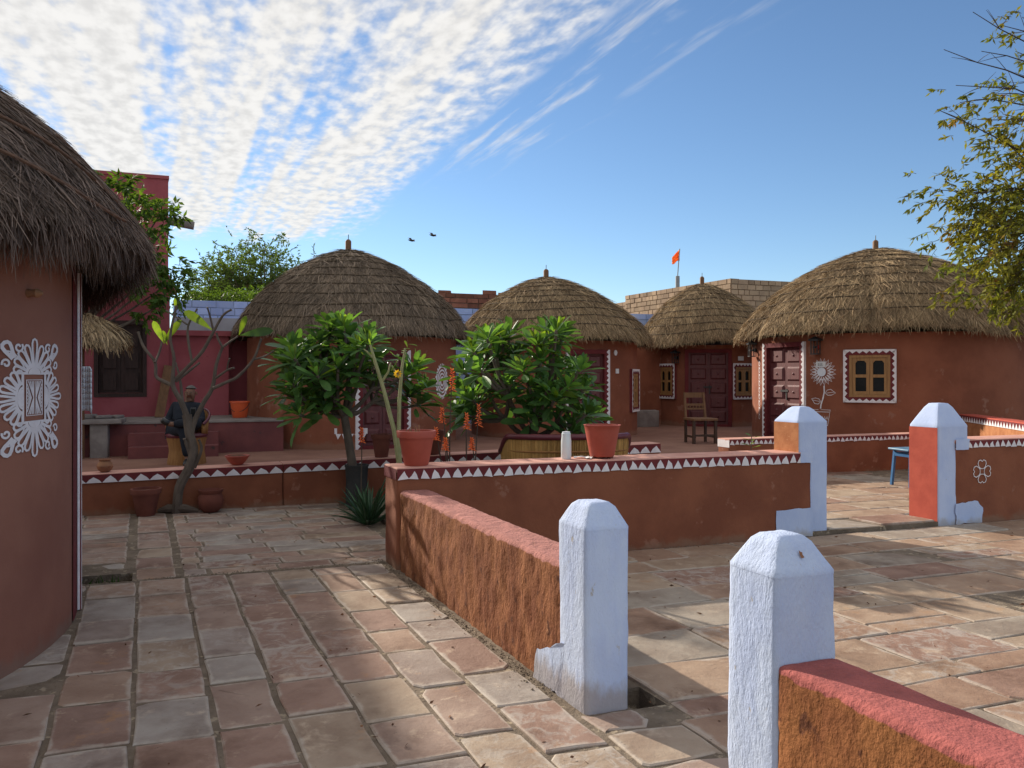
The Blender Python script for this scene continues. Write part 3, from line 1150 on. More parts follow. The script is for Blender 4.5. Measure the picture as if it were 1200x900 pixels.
mb.poly(ragged([(sR0 + .002, .0), (sR0 + .002, .22), (s_at(1145), .235), (s_at(1151), .16), (s_at(1150), .0)], fnQ, -.010, .04, .012))
mb.build('whitewash_patch', M['lime'], postR, fix=False)
mb = MB()
mb.poly(ragged([(sR0 + .003, .80), (s_at(1134), .80), (sQ1 + .004, .915), (sR0 + .003, .915)], fnQ, -.0125, .05, .006))
mb.build('whitewash_patch', M['lime'], postR, fix=False)

def ribbon(mb, pts, w, mapf, closed=False, taper=False):
    """flat painted line through 2D pts"""
    n = len(pts)
    L_, R_ = [], []
    for i, (x, y) in enumerate(pts):
        if closed:
            a, b_ = pts[i - 1], pts[(i + 1) % n]
        else:
            a, b_ = pts[max(i - 1, 0)], pts[min(i + 1, n - 1)]
        dx, dy = b_[0] - a[0], b_[1] - a[1]
        l = math.hypot(dx, dy) or 1
        ww = w / 2 * (1.0 if not taper else max(.25, 1 - i / n))
        L_.append(mapf(x - dy / l * ww, y + dx / l * ww))
        R_.append(mapf(x + dy / l * ww, y - dx / l * ww))
    m = n if closed else n - 1
    for i in range(m):
        j = (i + 1) % n
        mb.poly([R_[i], R_[j], L_[j], L_[i]])


def circ(cx, cy, rx, ry=None, n=20, a0=0, a1=360):
    ry = ry or rx
    return [(cx + rx * math.cos(R(a0 + (a1 - a0) * k / n)), cy + ry * math.sin(R(a0 + (a1 - a0) * k / n))) for k in range(n + (0 if a1 - a0 == 360 else 1))]


# clover on the right wall
mb = MB()
fm = lambda x, y: fnR(s_at(1150) + x, -.010, .555 + y)
for k in range(4):
    a = R(90 * k)
    pts = []
    for q in [(.03, .02), (.05, .045), (.085, .06), (.115, .05), (.125, .02), (.108, .0), (.125, -.02), (.115, -.05), (.085, -.06), (.05, -.045), (.03, -.02)]:
        pts.append((q[0] * math.cos(a) - q[1] * math.sin(a), q[0] * math.sin(a) + q[1] * math.cos(a)))
    ribbon(mb, pts, .009, fm)
ribbon(mb, [(-.03, -.03), (.03, -.03), (.03, .03), (-.03, .03)], .009, fm, True)
mb.build('clover_drawing', M['white'], wallR, fix=False)

# ------------------------------------------------------------------ huts
PR = np.array([0, .06, .12, .2, .3, .4, .5, .6, .7, .8, .88, .94, .98, 1.0])
PH = np.array([1, .992, .975, .94, .885, .825, .75, .665, .57, .455, .345, .24, .145, .075])


class Roof:
    def __init__(self, Rr, ze, zp, seed, lob=.03, k=7, off=(0, 0)):
        fr = np.linspace(0, 1, 120)
        r = fr * Rr
        z = ze + (zp - ze) * np.interp(fr, PR, PH)
        z = np.convolve(np.pad(z, 4, mode='edge'), np.ones(9) / 9, mode='valid')
        s = np.concatenate([[0], np.cumsum(np.hypot(np.diff(r), np.diff(z)))])
        self.r, self.z, self.s, self.S = r, z, s, s[-1]
        self.Rr, self.ze, self.seed, self.lob, self.k, self.off = Rr, ze, seed, lob, k, off

    def at(self, ph, s):
        ph = np.asarray(ph, float)
        s = np.asarray(s, float)
        sc_ = np.clip(s, 0, self.S)
        f = sc_ / self.S
        ex = np.maximum(s - self.S, 0)
        r = np.interp(sc_, self.s, self.r) + ex * .30
        z = np.interp(sc_, self.s, self.z) - ex * .95
        lo = -np.abs(np.sin(self.k * ph / 2 + self.seed)) ** .5
        r = r + self.Rr * self.lob * (lo + .75) * -1 * f ** 2 * .8
        z = z + .045 * np.sin(3 * ph + self.seed * 2) * f ** 2 + .03 * np.sin(5 * ph + self.seed) * f ** 2 - .03 * (lo + .75) * f ** 2
        r = r + .015 * np.sin(11 * ph + 9 * f + self.seed) * f
        ox = self.off[0] * (1 - f)
        oy = self.off[1] * (1 - f)
        return np.stack([r * np.cos(ph) + ox, r * np.sin(ph) + oy, z], -1)

    def normal(self, ph, s):
        e = .02
        a = self.at(ph, np.minimum(s + e, self.S)) - self.at(ph, np.maximum(np.minimum(s, self.S) - e, 0.001))
        t = np.stack([-np.sin(ph), np.cos(ph), np.zeros_like(ph)], -1)
        n = np.cross(t, -a)
        n = np.where((n[..., 2:3] < 0), -n, n)
        return n / (np.linalg.norm(n, axis=-1, keepdims=True) + 1e-9)


def thatch(root, rf, n, L_, w, C, mats, face_phi, seed, wisps=.05, under=None, rope=True, rope_mat='rope', rope_r=.007, back=.25):
    g = np.random.default_rng(seed)
    mat_s, mat_b = mats
    # underlayer with eave return
    NP, NS = 72, 26
    ph = np.linspace(0, 2 * PI, NP, endpoint=False)
    ss = np.linspace(0.0, rf.S, NS)
    rows = [rf.at(ph, np.full(NP, x)) for x in ss]
    last = rows[-1]
    for fr, dz in ((.985, -.05), (.93, -.045), (.82, .06), (.62, .16)):
        q = last.copy()
        q[:, 0] *= fr
        q[:, 1] *= fr
        q[:, 2] += dz
        rows.append(q)
    V = np.concatenate(rows)
    nr = len(rows)
    fs = []
    for j in range(nr - 1):
        for k in range(NP):
            k2 = (k + 1) % NP
            fs.append((j * NP + k, (j + 1) * NP + k, (j + 1) * NP + k2, j * NP + k2))
    roof = np_mesh('roof', V, np.array(fs), mat_b, root)
    # straw courses
    tips = np.linspace(rf.S / C * .9, rf.S + .04, C)
    wgt = np.interp(tips, rf.s, rf.r) + .1
    cnt = (n * wgt / wgt.sum()).astype(int)
    cnt[-1] = int(cnt[-1] * 1.5)
    A0, A1, A2, WD = [], [], [], []
    for k, (tp, c) in enumerate(zip(tips, cnt)):
        a = g.uniform(-PI, PI, c)
        keep = (np.abs(a) < 1.95) | (g.random(c) < back)
        a = a[keep]
        m = len(a)
        phi = face_phi + a
        tip = tp + g.normal(0, .095 if k < C - 1 else .05, m) + (g.random(m) < .10) * g.uniform(0, .14, m)
        ln = L_ * g.uniform(.6, 1.35, m)
        root_s = np.maximum(tip - ln, .01)
        wild = g.random(m) < wisps
        rr = np.interp(np.clip(tip, 0, rf.S), rf.s, rf.r) + .08
        dphi = g.normal(0, .24, m) * np.minimum(ln / rr, 1.2) + wild * g.normal(0, .5, m) * np.minimum(ln / rr, 1.0)
        lift0 = g.uniform(-.01, .012, m)
        lift2 = g.uniform(.003, .026, m) + wild * g.uniform(0, .06, m)
        p0 = rf.at(phi, root_s) + rf.normal(phi, root_s) * lift0[:, None]
        sm = (root_s + tip) / 2
        p1 = rf.at(phi + dphi * .45, sm) + rf.normal(phi + dphi * .45, sm) * ((lift0 + lift2) * .55 + .004)[:, None]
        p2 = rf.at(phi + dphi, tip) + rf.normal(phi + dphi, np.minimum(tip, rf.S)) * lift2[:, None]
        A0.append(p0), A1.append(p1), A2.append(p2)
        tg = np.stack([-np.sin(phi), np.cos(phi), np.zeros(m)], -1)
        nn = rf.normal(phi, sm)
        ro = g.normal(0, .6, m)
        WD.append((tg * np.cos(ro)[:, None] + nn * np.sin(ro)[:, None]) * (w * g.uniform(.6, 1.4, m))[:, None] * .5)
    P0, P1, P2, WD = (np.concatenate(x) for x in (A0, A1, A2, WD))
    m = len(P0)
    V = np.stack([P0 - WD, P0 + WD, P1 - WD, P1 + WD, P2 - WD * .35, P2 + WD * .35], 1).reshape(-1, 3)
    b_ = np.arange(m)[:, None] * 6
    Fq = np.concatenate([b_ + np.array([[0, 1, 3, 2]]), b_ + np.array([[2, 3, 5, 4]])])
    st = np_mesh('straw', V, Fq, mat_s, roof)
    st['kind'] = 'stuff'
    if rope:
        for k in range(1, C):
            if k % 1 == 0:
                s_ = tips[k - 1] - .06
                pp = np.linspace(0, 2 * PI, 60, endpoint=False)
                wob = .012 * np.sin(4 * pp + k) + g.normal(0, .006, 60)
                pts = rf.at(pp, s_ + wob) + rf.normal(pp, np.full(60, s_)) * .026
                mb = MB()
                pl = [Vector(x) for x in pts]
                pl.append(pl[0])
                mb.tube(pl, rope_r, 4, cap=False)
                mb.build('binding_rope', M[rope_mat], roof, smooth=True, fix=False)
    return roof


def hut_wall(root, Rw, zt, openings, mat, name='wall'):
    an = set(np.round(np.linspace(-PI, PI, 73)[:-1], 5).tolist())
    zs = {-.06, zt}
    ops = []
    for (ph, w, z0, z1) in openings:
        h = math.asin(min(.99, w / 2 / Rw))
        ops.append((ph, h, z0, z1))
        zs |= {max(z0, -.06), z1}
    ops2 = []
    for (ph, h, z0, z1) in ops:
        ph = (ph + PI) % (2 * PI) - PI
        lo, hi = round(ph - h, 5), round(ph + h, 5)
        an = {a for a in an if not (lo < a < hi)} | {lo, hi}
        ops2.append((lo, hi, max(z0, -.06), z1))
    an = sorted(an)
    zs = sorted(zs)
    mb = MB()
    for i in range(len(an)):
        a, b_ = an[i], an[(i + 1) % len(an)]
        mid = (a + b_) / 2 if b_ > a else a + .01
        for j in range(len(zs) - 1):
            zc = (zs[j] + zs[j + 1]) / 2
            if any(lo <= mid <= hi and z0 <= zc <= z1 for lo, hi, z0, z1 in ops2):
                continue
            mb.add([(Rw * math.cos(a), Rw * math.sin(a), zs[j]), (Rw * math.cos(b_), Rw * math.sin(b_), zs[j]),
                    (Rw * math.cos(b_), Rw * math.sin(b_), zs[j + 1]), (Rw * math.cos(a), Rw * math.sin(a), zs[j + 1])], [(0, 1, 2, 3)])
    me = mb.mesh(name)
    bm = bmesh.new()
    bm.from_mesh(me)
    bmesh.ops.remove_doubles(bm, verts=bm.verts, dist=1e-4)
    bm.to_mesh(me)
    bm.free()
    me.polygons.foreach_set('use_smooth', [True] * len(me.polygons))
    me.materials.append(mat)
    return link(bpy.data.objects.new(name, me), root)


def hit(c, Rw, u):
    """azimuth on a round wall at c where photo column u first meets it"""
    d = Vector(((u - 600) / F, 1.0)).normalized()
    c = Vector(c)
    m = d.dot(c)
    pp = c.length_squared - m * m
    if pp >= Rw * Rw:
        q = d * m
    else:
        q = d * (m - math.sqrt(Rw * Rw - pp))
    e = q - c
    return math.atan2(e.y, e.x)


def chordM(ph, dist, z=0.0):
    t = Vector((-math.sin(ph), math.cos(ph), 0))
    n = Vector((math.cos(ph), math.sin(ph), 0))
    o = n * dist
    return Matrix(((t.x, 0, n.x, o.x), (t.y, 0, n.y, o.y), (t.z, 1, n.z, z), (0, 0, 0, 1)))


def tri_edge(mb, M_, p0, p1, inw, n, h, z):
    (x0, y0), (x1, y1) = p0, p1
    for k in range(n):
        a, b_ = k / n, (k + 1) / n
        m = (a + b_) / 2
        j = random.uniform(-.08, .08) / n
        A = (x0 + (x1 - x0) * a, y0 + (y1 - y0) * a)
        B = (x0 + (x1 - x0) * b_, y0 + (y1 - y0) * b_)
        C = (x0 + (x1 - x0) * (m + j) + inw[0] * h, y0 + (y1 - y0) * (m + j) + inw[1] * h)
        mb.add([(A[0], A[1], z), (B[0], B[1], z), (C[0], C[1], z)], [(0, 1, 2)], M_)


def add_window(root, ph, Rw, w, h, zc, bw=.10):
    half = math.asin(w / 2 / Rw)
    M_ = chordM(ph, Rw * math.cos(half), zc)
    fr = MB(M_)
    x, y = w / 2, h / 2
    fr.box(-x, -x + .05, -y, y, -.06, .03)
    fr.box(x - .05, x, -y, y, -.06, .03)
    fr.box(-x + .05, x - .05, y - .05, y, -.06, .03)
    fr.box(-x + .05, x - .05, -y, -y + .05, -.06, .03)
    win = fr.build('window', M['wood_yellow'], root)
    lf = w / 2 - .052
    for sx in (-1, 1):
        xa = -lf if sx < 0 else .002
        xb = -.002 if sx < 0 else lf
        sh = MB(M_)
        st = .055
        yb, yt = -y + .052, y - .052
        sh.box(xa, xa + st, yb, yt, -.03, .012)
        sh.box(xb - st, xb, yb, yt, -.03, .012)
        sh.box(xa + st, xb - st, yb, yb + st, -.03, .0115)
        sh.box(xa + st, xb - st, yt - st, yt, -.03, .0115)
        ym = (yb + yt) / 2
        sh.box(xa + st, xb - st, ym - .028, ym + .028, -.03, .011)
        # arched heads
        for cxx, sgn in ((xa + st, 1), (xb - st, -1)):
            sh.prism([(cxx, yt - st, -.02), (cxx, yt - st - .045, -.02), (cxx + sgn * .035, yt - st, -.02)], (0, 0, .03))
        sh.build('sash', M['wood_yellow'], win)
        for (a, b_) in ((yb + st, ym - .028), (ym + .028, yt - st)):
            MB(M_).box(xa + st - .004, xb - st + .004, a - .004, b_ + .004, -.022, -.014).build('pane', M['glass'], win)
    # raised painted surround
    sur = MB(M_)
    sag = Rw - Rw * math.cos(math.asin(min(.98, (w / 2 + bw) / Rw)))
    z1 = .032 + .012
    X, Yy = x + bw, y + bw
    z0 = -sag - .12
    sur.box(-X, -x - .001, -Yy, Yy, z0, z1)
    sur.box(x + .001, X, -Yy, Yy, z0, z1)
    sur.box(-x - .001, x + .001, y + .001, Yy, z0, z1 - .001)
    sur.box(-x - .001, x + .001, -Yy, -y - .001, z0, z1 - .001)
    sur.build('painted_surround', M['maroon'], win)
    tr = MB(M_)
    zt = z1 + .004
    e = .028
    for (p0, p1, inw, n) in (((-X, Yy), (X, Yy), (0, -1), int(2 * X / .105)), ((-X, -Yy), (X, -Yy), (0, 1), int(2 * X / .105)),
                             ((-X, -Yy), (-X, Yy), (1, 0), int(2 * Yy / .105)), ((X, -Yy), (X, Yy), (-1, 0), int(2 * Yy / .105))):
        q0 = (p0[0] + inw[0] * e, p0[1] + inw[1] * e)
        q1 = (p1[0] + inw[0] * e, p1[1] + inw[1] * e)
        tr.add([(p0[0], p0[1], zt), (p1[0], p1[1], zt), (q1[0], q1[1], zt), (q0[0], q0[1], zt)], [(0, 1, 2, 3)])
        tri_edge(tr, M_, q0, q1, inw, max(2, n), .045, zt + .0005)
    tr.build('triangle_border', M['white'], win)
    return win


def add_door(root, ph, Rw, w, h, sill=.06, frame=.09, border=True, frame_mat='maroon'):
    half = math.asin(w / 2 / Rw)
    M_ = chordM(ph, Rw * math.cos(half), 0)
    x = w / 2
    fr = MB(M_)
    fr.box(-x, -x + frame, -.02, h, -.12, .045)
    fr.box(x - frame, x, -.02, h, -.12, .045)
    fr.box(-x + frame, x - frame, h - frame, h, -.12, .044)
    fr.box(-x + frame, x - frame, -.02, sill, -.12, .06)
    fr.build('door_frame', M[frame_mat], root)
    lw = x - frame
    door = MB(M_).box(-lw, -.003, sill, h - frame, -.08, -.045).box(.003, lw, sill, h - frame, -.08, -.045).build('door', M['wood_maroon'], root)
    np_ = 5
    ph_ = (h - frame - sill) / np_
    for sx in (-1, 1):
        for k in range(np_):
            ya, yb = sill + k * ph_ + .05, sill + (k + 1) * ph_ - .03
            xa, xb = (.05, lw - .05) if sx > 0 else (-lw + .05, -.05)
            pn = MB(M_)
            bz = -.045
            i = .035
            # raised panel with sloping rim
            vs = [(xa, ya, bz), (xb, ya, bz), (xb, yb, bz), (xa, yb, bz), (xa + i, ya + i, bz + .028), (xb - i, ya + i, bz + .028), (xb - i, yb - i, bz + .028), (xa + i, yb - i, bz + .028)]
            pn.add(vs, [(0, 1, 5, 4), (1, 2, 6, 5), (2, 3, 7, 6), (3, 0, 4, 7), (4, 5, 6, 7)])
            cx, cy = (xa + xb) / 2, (ya + yb) / 2
            pn.add([(cx + .03 * math.cos(a), cy + .03 * math.sin(a), bz + .028) for a in [q * PI / 4 for q in range(8)]] + [(cx, cy, bz + .05)],
                   [(q, (q + 1) % 8, 8) for q in range(8)])
            pn.build('panel', M['wood_maroon'], door)
    hd = MB(M_)
    hd.box(.02, .05, h * .42, h * .53, -.045, -.02)
    hd.box(-.12, .10, h * .50, h * .52, -.02, -.008)
    hd.build('latch', M['black_metal'], door)
    if border:
        tr = MB(M_)
        for sx in (-1, 1):
            xo = sx * (x + .0)
            tr.box(min(xo, xo + sx * .035), max(xo, xo + sx * .035), 0, h, -.10, .050)
            tri_edge(tr, M_, (xo + sx * .001, 0), (xo + sx * .001, h), (-sx, 0), int(h / .095), .045, .051)
        tr.build('triangle_border', M['white'], root)
    return door


def pole_top(root, x, y, z0, h, r=.06, tip=True):
    mb = MB().lathe([(r, z0 - .4), (r, z0 + h * .86), (r * .8, z0 + h * .93), (r * .5, z0 + h)], 10, (x, y, 0), wob=.04)
    o = mb.build('roof_pole', M['wood_brown'], root, smooth=True)
    if tip:
        MB().tube([(x, y, z0 + h - .02), (x + .004, y, z0 + h + .10)], .008, 5).build('pole_spike', M['black_metal'], o)
    return o


def wall_lantern(root, ph, Rw, z, label=None, red=False):
    M_ = chordM(ph, Rw, z)
    b = MB(M_)
    b.box(-.02, .02, -.02, .02, -.03, .16)
    b.box(-.10, .10, .12, .15, .02, .20)
    b.box(-.075, .075, -.14, -.12, .04, .17)
    for sx in (-.07, .055):
        for zq in (.045, .15):
            b.box(sx, sx + .015, -.12, .12, zq, zq + .015)
    b.add([(-.10, .15, .02), (.10, .15, .02), (.10, .15, .20), (-.10, .15, .20), (0, .21, .11)], [(0, 1, 4), (1, 2, 4), (2, 3, 4), (3, 0, 4)])
    o = b.build('wall_lantern', M['black_metal'], root)
    MB(M_).lathe([(.02, -.1), (.045, -.05), (.045, .03), (.02, .08)], 10, (0, 0, 0)).build('lantern_glass', M['red_glass'] if red else M['glass'], o)
    for v in o.children[0].data.vertices:
        pass
    return o


def plate(root, ph, Rw, z, w, h, mat, name='sign_plate', round_=False):
    M_ = chordM(ph, Rw + .006, z)
    mb = MB(M_)
    if round_:
        pts = [(w / 2 * math.cos(a), h / 2 * math.sin(a), -.012) for a in [k * PI / 8 for k in range(16)]]
        mb.prism(pts, (0, 0, .024))
    else:
        mb.box(-w / 2, w / 2, -h / 2, h / 2, -.012, .012)
    return mb.build(name, mat, root)


def cyl_map(Rw, ph0, z0, off=.004):
    return lambda x, y: Vector(((Rw + off) * math.cos(ph0 + x / Rw), (Rw + off) * math.sin(ph0 + x / Rw), z0 + y))


# --- near left hut
h0 = thing('thatched_hut', 'near round hut at left edge with shaggy dark thatch and white mandala', 'hut', (HUT0[0], HUT0[1], 0))
R0 = 2.45
hut_wall(h0, R0, 2.35, [], M['mud_left'])
rf0 = Roof(2.86, 2.19, 4.16, .7, lob=.02, k=5)
roof0 = thatch(h0, rf0, 150000, .44, .0068, 10, (M['thatch_dark'], M['thatch_base']), R(-5), 101, wisps=.25, rope=False, back=.04)
g0 = np.random.default_rng(77)
nf = 26000
fph = R(-5) + g0.uniform(-1.9, 1.9, nf)
fs0 = rf0.S - g0.uniform(.0, .30, nf)
fl_ = g0.uniform(.12, .33, nf)
q0 = rf0.at(fph, fs0) * np.array([1, 1, 1]) 
inn = g0.uniform(.90, 1.0, nf)
q0[:, 0] *= inn
q0[:, 1] *= inn
q0[:, 2] -= (1 - inn) * .6
dr = np.stack([np.cos(fph) * g0.uniform(-.1, .35, nf) - np.sin(fph) * g0.normal(0, .22, nf), np.sin(fph) * g0.uniform(-.1, .35, nf) + np.cos(fph) * g0.normal(0, .22, nf), -np.ones(nf)], -1)
dr /= np.linalg.norm(dr, axis=1, keepdims=True)
q2 = q0 + dr * fl_[:, None]
q1 = (q0 + q2) / 2 + np.stack([np.cos(fph), np.sin(fph), np.zeros(nf)], -1) * g0.uniform(-.01, .04, nf)[:, None]
wv = np.stack([-np.sin(fph), np.cos(fph), np.zeros(nf)], -1) * (.0035 * g0.uniform(.6, 1.4, nf))[:, None]
VV = np.stack([q0 - wv, q0 + wv, q1 - wv, q1 + wv, q2 - wv * .3, q2 + wv * .3], 1).reshape(-1, 3)
bq = np.arange(nf)[:, None] * 6
fr_ = np_mesh('eave_fringe', VV, np.concatenate([bq + np.array([[0, 1, 3, 2]]), bq + np.array([[2, 3, 5, 4]])]), M['thatch_dark'], roof0)
fr_['kind'] = 'stuff'
# slanting net ropes on the near roof
for k, (a0, a1, s0_, s1_) in enumerate([(-62, 20, .52, .99), (-75, 8, .60, 1.02), (18, 40, .52, .70), (10, 34, .80, .95)]):
    pp = np.radians(np.linspace(a0, a1, 40))
    sv = np.linspace(s0_, s1_, 40) * rf0.S + .03 * np.sin(np.linspace(0, 5, 40) + k)
    pts = rf0.at(pp, np.minimum(sv, rf0.S)) + rf0.normal(pp, np.minimum(sv, rf0.S)) * .055
    MB().tube([Vector(x) for x in pts], .011, 6).build('net_rope', M['rope_pale'], roof0, smooth=True, fix=False)
# painted jamb at the right edge
phE = hit(HUT0, R0, 97)
for (d0, d1, mat, nm, off) in ((-.135, -.012, 'maroon', 'painted_jamb', .005), (-.032, -.018, 'white', 'jamb_line', .009), (.0, .20, 'wood_maroon', 'door_edge', .006)):
    mb = MB()
    for k in range(6):
        a, b_ = phE + (d0 + (d1 - d0) * k / 6), phE + (d0 + (d1 - d0) * (k + 1) / 6)
        rr = R0 + off
        mb.add([(rr * math.cos(a), rr * math.sin(a), 0), (rr * math.cos(b_), rr * math.sin(b_), 0), (rr * math.cos(b_), rr * math.sin(b_), 2.3), (rr * math.cos(a), rr * math.sin(a), 2.3)], [(0, 1, 2, 3)])
    mb.build(nm, M[mat], h0, fix=False, smooth=True)
Mj = chordM(phE - .004, R0, 0)
MB(Mj).box(-.035, .03, 0, 2.3, -.03, .030).build('door_post', M['maroon'], h0)
MB(Mj).box(-.028, -.014, 0, 2.3, .0305, .0345).box(-.0385, -.0355, 0.0, 2.3, .0, .022).build('post_line', M['white'], h0)
# mandala
phm = hit(HUT0, R0, 40)
mp_0 = cyl_map(R0, phm, 1.475)
mp_ = lambda x, y: mp_0(x * 1.03, y * .70)
mb = MB()
k_ = 1.0


def petal(cx, cy, a, l, w, lw=.010):
    ca, sa = math.cos(a), math.sin(a)
    pts = []
    for f, ww in ((0, .25), (.3, .55), (.6, .9), (.82, 1.0), (.95, .7), (1.0, 0), (.95, -.7), (.82, -1.0), (.6, -.9), (.3, -.55), (0, -.25)):
        x, y = l * f, w / 2 * ww
        pts.append((cx + x * ca - y * sa, cy + x * sa + y * ca))
    ribbon(mb, pts, lw * 1.9, mp_)


hw, hh_ = .115, .19
ribbon(mb, [(-hw, -hh_), (hw, -hh_), (hw, hh_), (-hw, hh_)], .018, mp_, True)
ribbon(mb, [(-hw * .72, -hh_ * .75), (hw * .72, -hh_ * .75), (hw * .72, hh_ * .75), (-hw * .72, hh_ * .75)], .012, mp_, True)
for q in (.15, .38, .62, .85):
    for sx in (-1, 1):
        ribbon(mb, [(sx * hw * .66 * q, hh_ * .70), (sx * .012, .0), (sx * hw * .66 * q, -hh_ * .70)], .010, mp_)
        ribbon(mb, [(sx * hw * .66, hh_ * .68 * q), (sx * .03 + sx * hw * .3 * (1 - q), 0), (sx * hw * .66, -hh_ * .68 * q)], .008, mp_)
for (cx, cy, a0, rx, n, ls) in ((0, hh_, 90, .075, 9, (.15, .22)), (0, -hh_, 270, .075, 9, (.15, .22)), (-hw, 0, 180, .11, 9, (.13, .17)), (hw, 0, 0, .11, 9, (.13, .17))):
    ver = a0 in (90, 270)
    for k, (rad, lw) in enumerate(((.40, .05), (.75, .018), (1.05, .018))):
        rr_ = rx * rad
        ribbon(mb, circ(cx, cy, rr_ * (1.0 if ver else .55), rr_ * (.8 if ver else 1.0), 14, a0 - 90, a0 + 90), lw, mp_)
    for k in range(n):
        f = (k - (n - 1) / 2) / ((n - 1) / 2)
        a = R(a0 + f * 78)
        l = ls[1] - (ls[1] - ls[0]) * abs(f) ** 1.3
        l *= (1.0 if abs(f) < .15 else .86)
        bx = cx + rx * (1.0 if ver else .6) * math.cos(a)
        by = cy + rx * (.85 if ver else 1.0) * math.sin(a)
        petal(bx, by, a, l, .052 if ver else .048)
for sx in (-1, 1):
    for sy in (-1, 1):
        ribbon(mb, [(sx * (.10 + .18 * f), sy * (.235 + .12 * f + .05 * math.sin(f * 3))) for f in [k / 8 for k in range(9)]], .012, mp_)
        petal(sx * .20, sy * .31, math.atan2(sy * .16, sx * .10), .14, .07, .016)
        for (cx, cy, rad, st) in ((sx * .155, sy * .40, .04, 40), (sx * .26, sy * .27, .036, 200)):
            pts = []
            for k in range(16):
                a = R(st + sx * k * 26)
                rr_ = rad * (1 - k / 22)
                pts.append((cx + rr_ * math.cos(a), cy + rr_ * math.sin(a) * sy))
            ribbon(mb, pts, .018, mp_)
        blob = [(sx * (.215 + .022 * math.cos(a)), sy * (.335 + .03 * math.sin(a))) for a in [q * PI / 6 for q in range(12)]]
        mb.poly([mp_(*p) for p in blob])
mb.build('mandala_painting', M['white'], h0, fix=False)
# small clay mask under the eave
phk = hit(HUT0, R0, 33)
Mk = chordM(phk, R0, 2.06)
MB(Mk).lathe([(.006, -.10), (.028, -.07), (.032, -.02), (.02, .02), (.028, .05), (.008, .08)], 10).build('clay_ornament', M['clay'], h0, smooth=True)


def far_hut(label, u, Yc, Rw, Rr, ze, zp, openings, nstraw, mats, seed, C=10, lob=.03, off=(0, 0), pole=.3, k=7):
    X = (u - 600) / F * Yc
    h = thing('thatched_hut', label, 'hut', (X, Yc, TZ))
    hut_wall(h, Rw, ze - TZ + .12, openings((X, Yc), Rw), M['mud'])
    rf = Roof(Rr, ze - TZ, zp - TZ, seed, lob=lob, off=off, k=k)
    fp = math.atan2(-Yc, -X)
    thatch(h, rf, int(nstraw * 1.8), .36, .0095, C, mats, fp, int(seed * 100), wisps=.10, rope_r=.012, back=.06)
    pole_top(h, off[0], off[1], zp - TZ - .05, pole)
    return h, (X, Yc), rf


# --- hut behind the left frangipani
h1, c1, rf1 = far_hut('dark thatched hut behind the left green frangipani', 415, 16.17, 2.07, 2.32, 2.20, 4.13,
                      lambda c, r: [(hit(c, r, 450), .95, 0, 1.78)], 34000, (M['thatch_grey'], M['thatch_base']), 1.3, C=11, lob=.022, off=(-.12, 0), pole=.29)
add_door(h1, hit(c1, 2.07, 450), 2.07, .95, 1.78)
# round white mandala right of its door
mb = MB()
mp2 = cyl_map(2.07, hit(c1, 2.07, 518), (440 - 447) / F * 15 + EYE - TZ)
for rr_ in (.06, .11, .16, .21):
    ribbon(mb, circ(0, 0, rr_ * .95, rr_ * 1.35, 26), .034, mp2, True)
for k in range(24):
    a = 2 * PI * k / 24
    mb.poly([mp2(.23 * math.cos(a + d) * s_ * .92, .31 * math.sin(a + d) * s_) for d, s_ in ((-.09, .95), (.09, .95), (.05, 1.12), (-.05, 1.12))])
mb.build('mandala_painting', M['white'], h1, fix=False)
mb = MB()
mp3 = cyl_map(2.07, hit(c1, 2.07, 412), .28)
mb.poly([mp3(x, y) for x, y in ((-.3, 0), (.28, 0), (.28, .1), (-.3, .1))])
for k in range(5):
    mb.poly([mp3(-.28 + k * .11, 0), mp3(-.24 + k * .11, -.1), mp3(-.18 + k * .11, 0)])
mb.build('white_border_painting', M['white'], h1, fix=False)

# --- second hut
h2, c2, rf2 = far_hut('thatched hut with maroon door behind the right green frangipani', 649, 18.3, 1.90, 2.20, 2.21, 3.84,
                      lambda c, r: [(hit(c, r, 690), .92, 0, 1.86), (hit(c, r, 744), .5, .62, 1.36)], 30000, (M['thatch'], M['thatch_base']), 2.1, C=11, lob=.05, off=(-.18, 0), pole=.26)
add_door(h2, hit(c2, 1.90, 690), 1.90, .92, 1.86)
add_window(h2, hit(c2, 1.90, 744), 1.90, .5, .74, .99, .10)
plate(h2, hit(c2, 1.90, 721), 1.90, EYE - (414 - 440) / F * 17.2 - TZ, .09, .12, M['paper'], 'wall_medallion', True)
plate(h2, hit(c2, 1.90, 723), 1.90, EYE - (435 - 440) / F * 17.2 - TZ, .09, .10, M['paper'], 'switch_plate')
# --- small far hut
h3, c3, rf3 = far_hut('small far thatched hut with maroon double door behind the wooden chair', 829, 21.9, 1.50, 1.92, 2.27, 4.10,
                      lambda c, r: [(hit(c, r, 830), 1.18, 0, 2.0), (hit(c, r, 780), .56, .80, 1.54), (hit(c, r, 872), .56, .80, 1.54)],
                      26000, (M['thatch'], M['thatch_base']), 3.4, C=11, lob=.02, off=(-.15, 0), pole=.28)
add_door(h3, hit(c3, 1.5, 830), 1.5, 1.18, 2.0, border=False)
add_window(h3, hit(c3, 1.5, 780), 1.5, .56, .74, 1.17, .095)
add_window(h3, hit(c3, 1.5, 872), 1.5, .56, .74, 1.17, .095)
wall_lantern(h3, hit(c3, 1.5, 794), 1.5, 1.78)
plate(h3, hit(c3, 1.5, 868), 1.5, EYE - (420 - 440) / F * 20.5 - TZ, .16, .11, M['paper'])
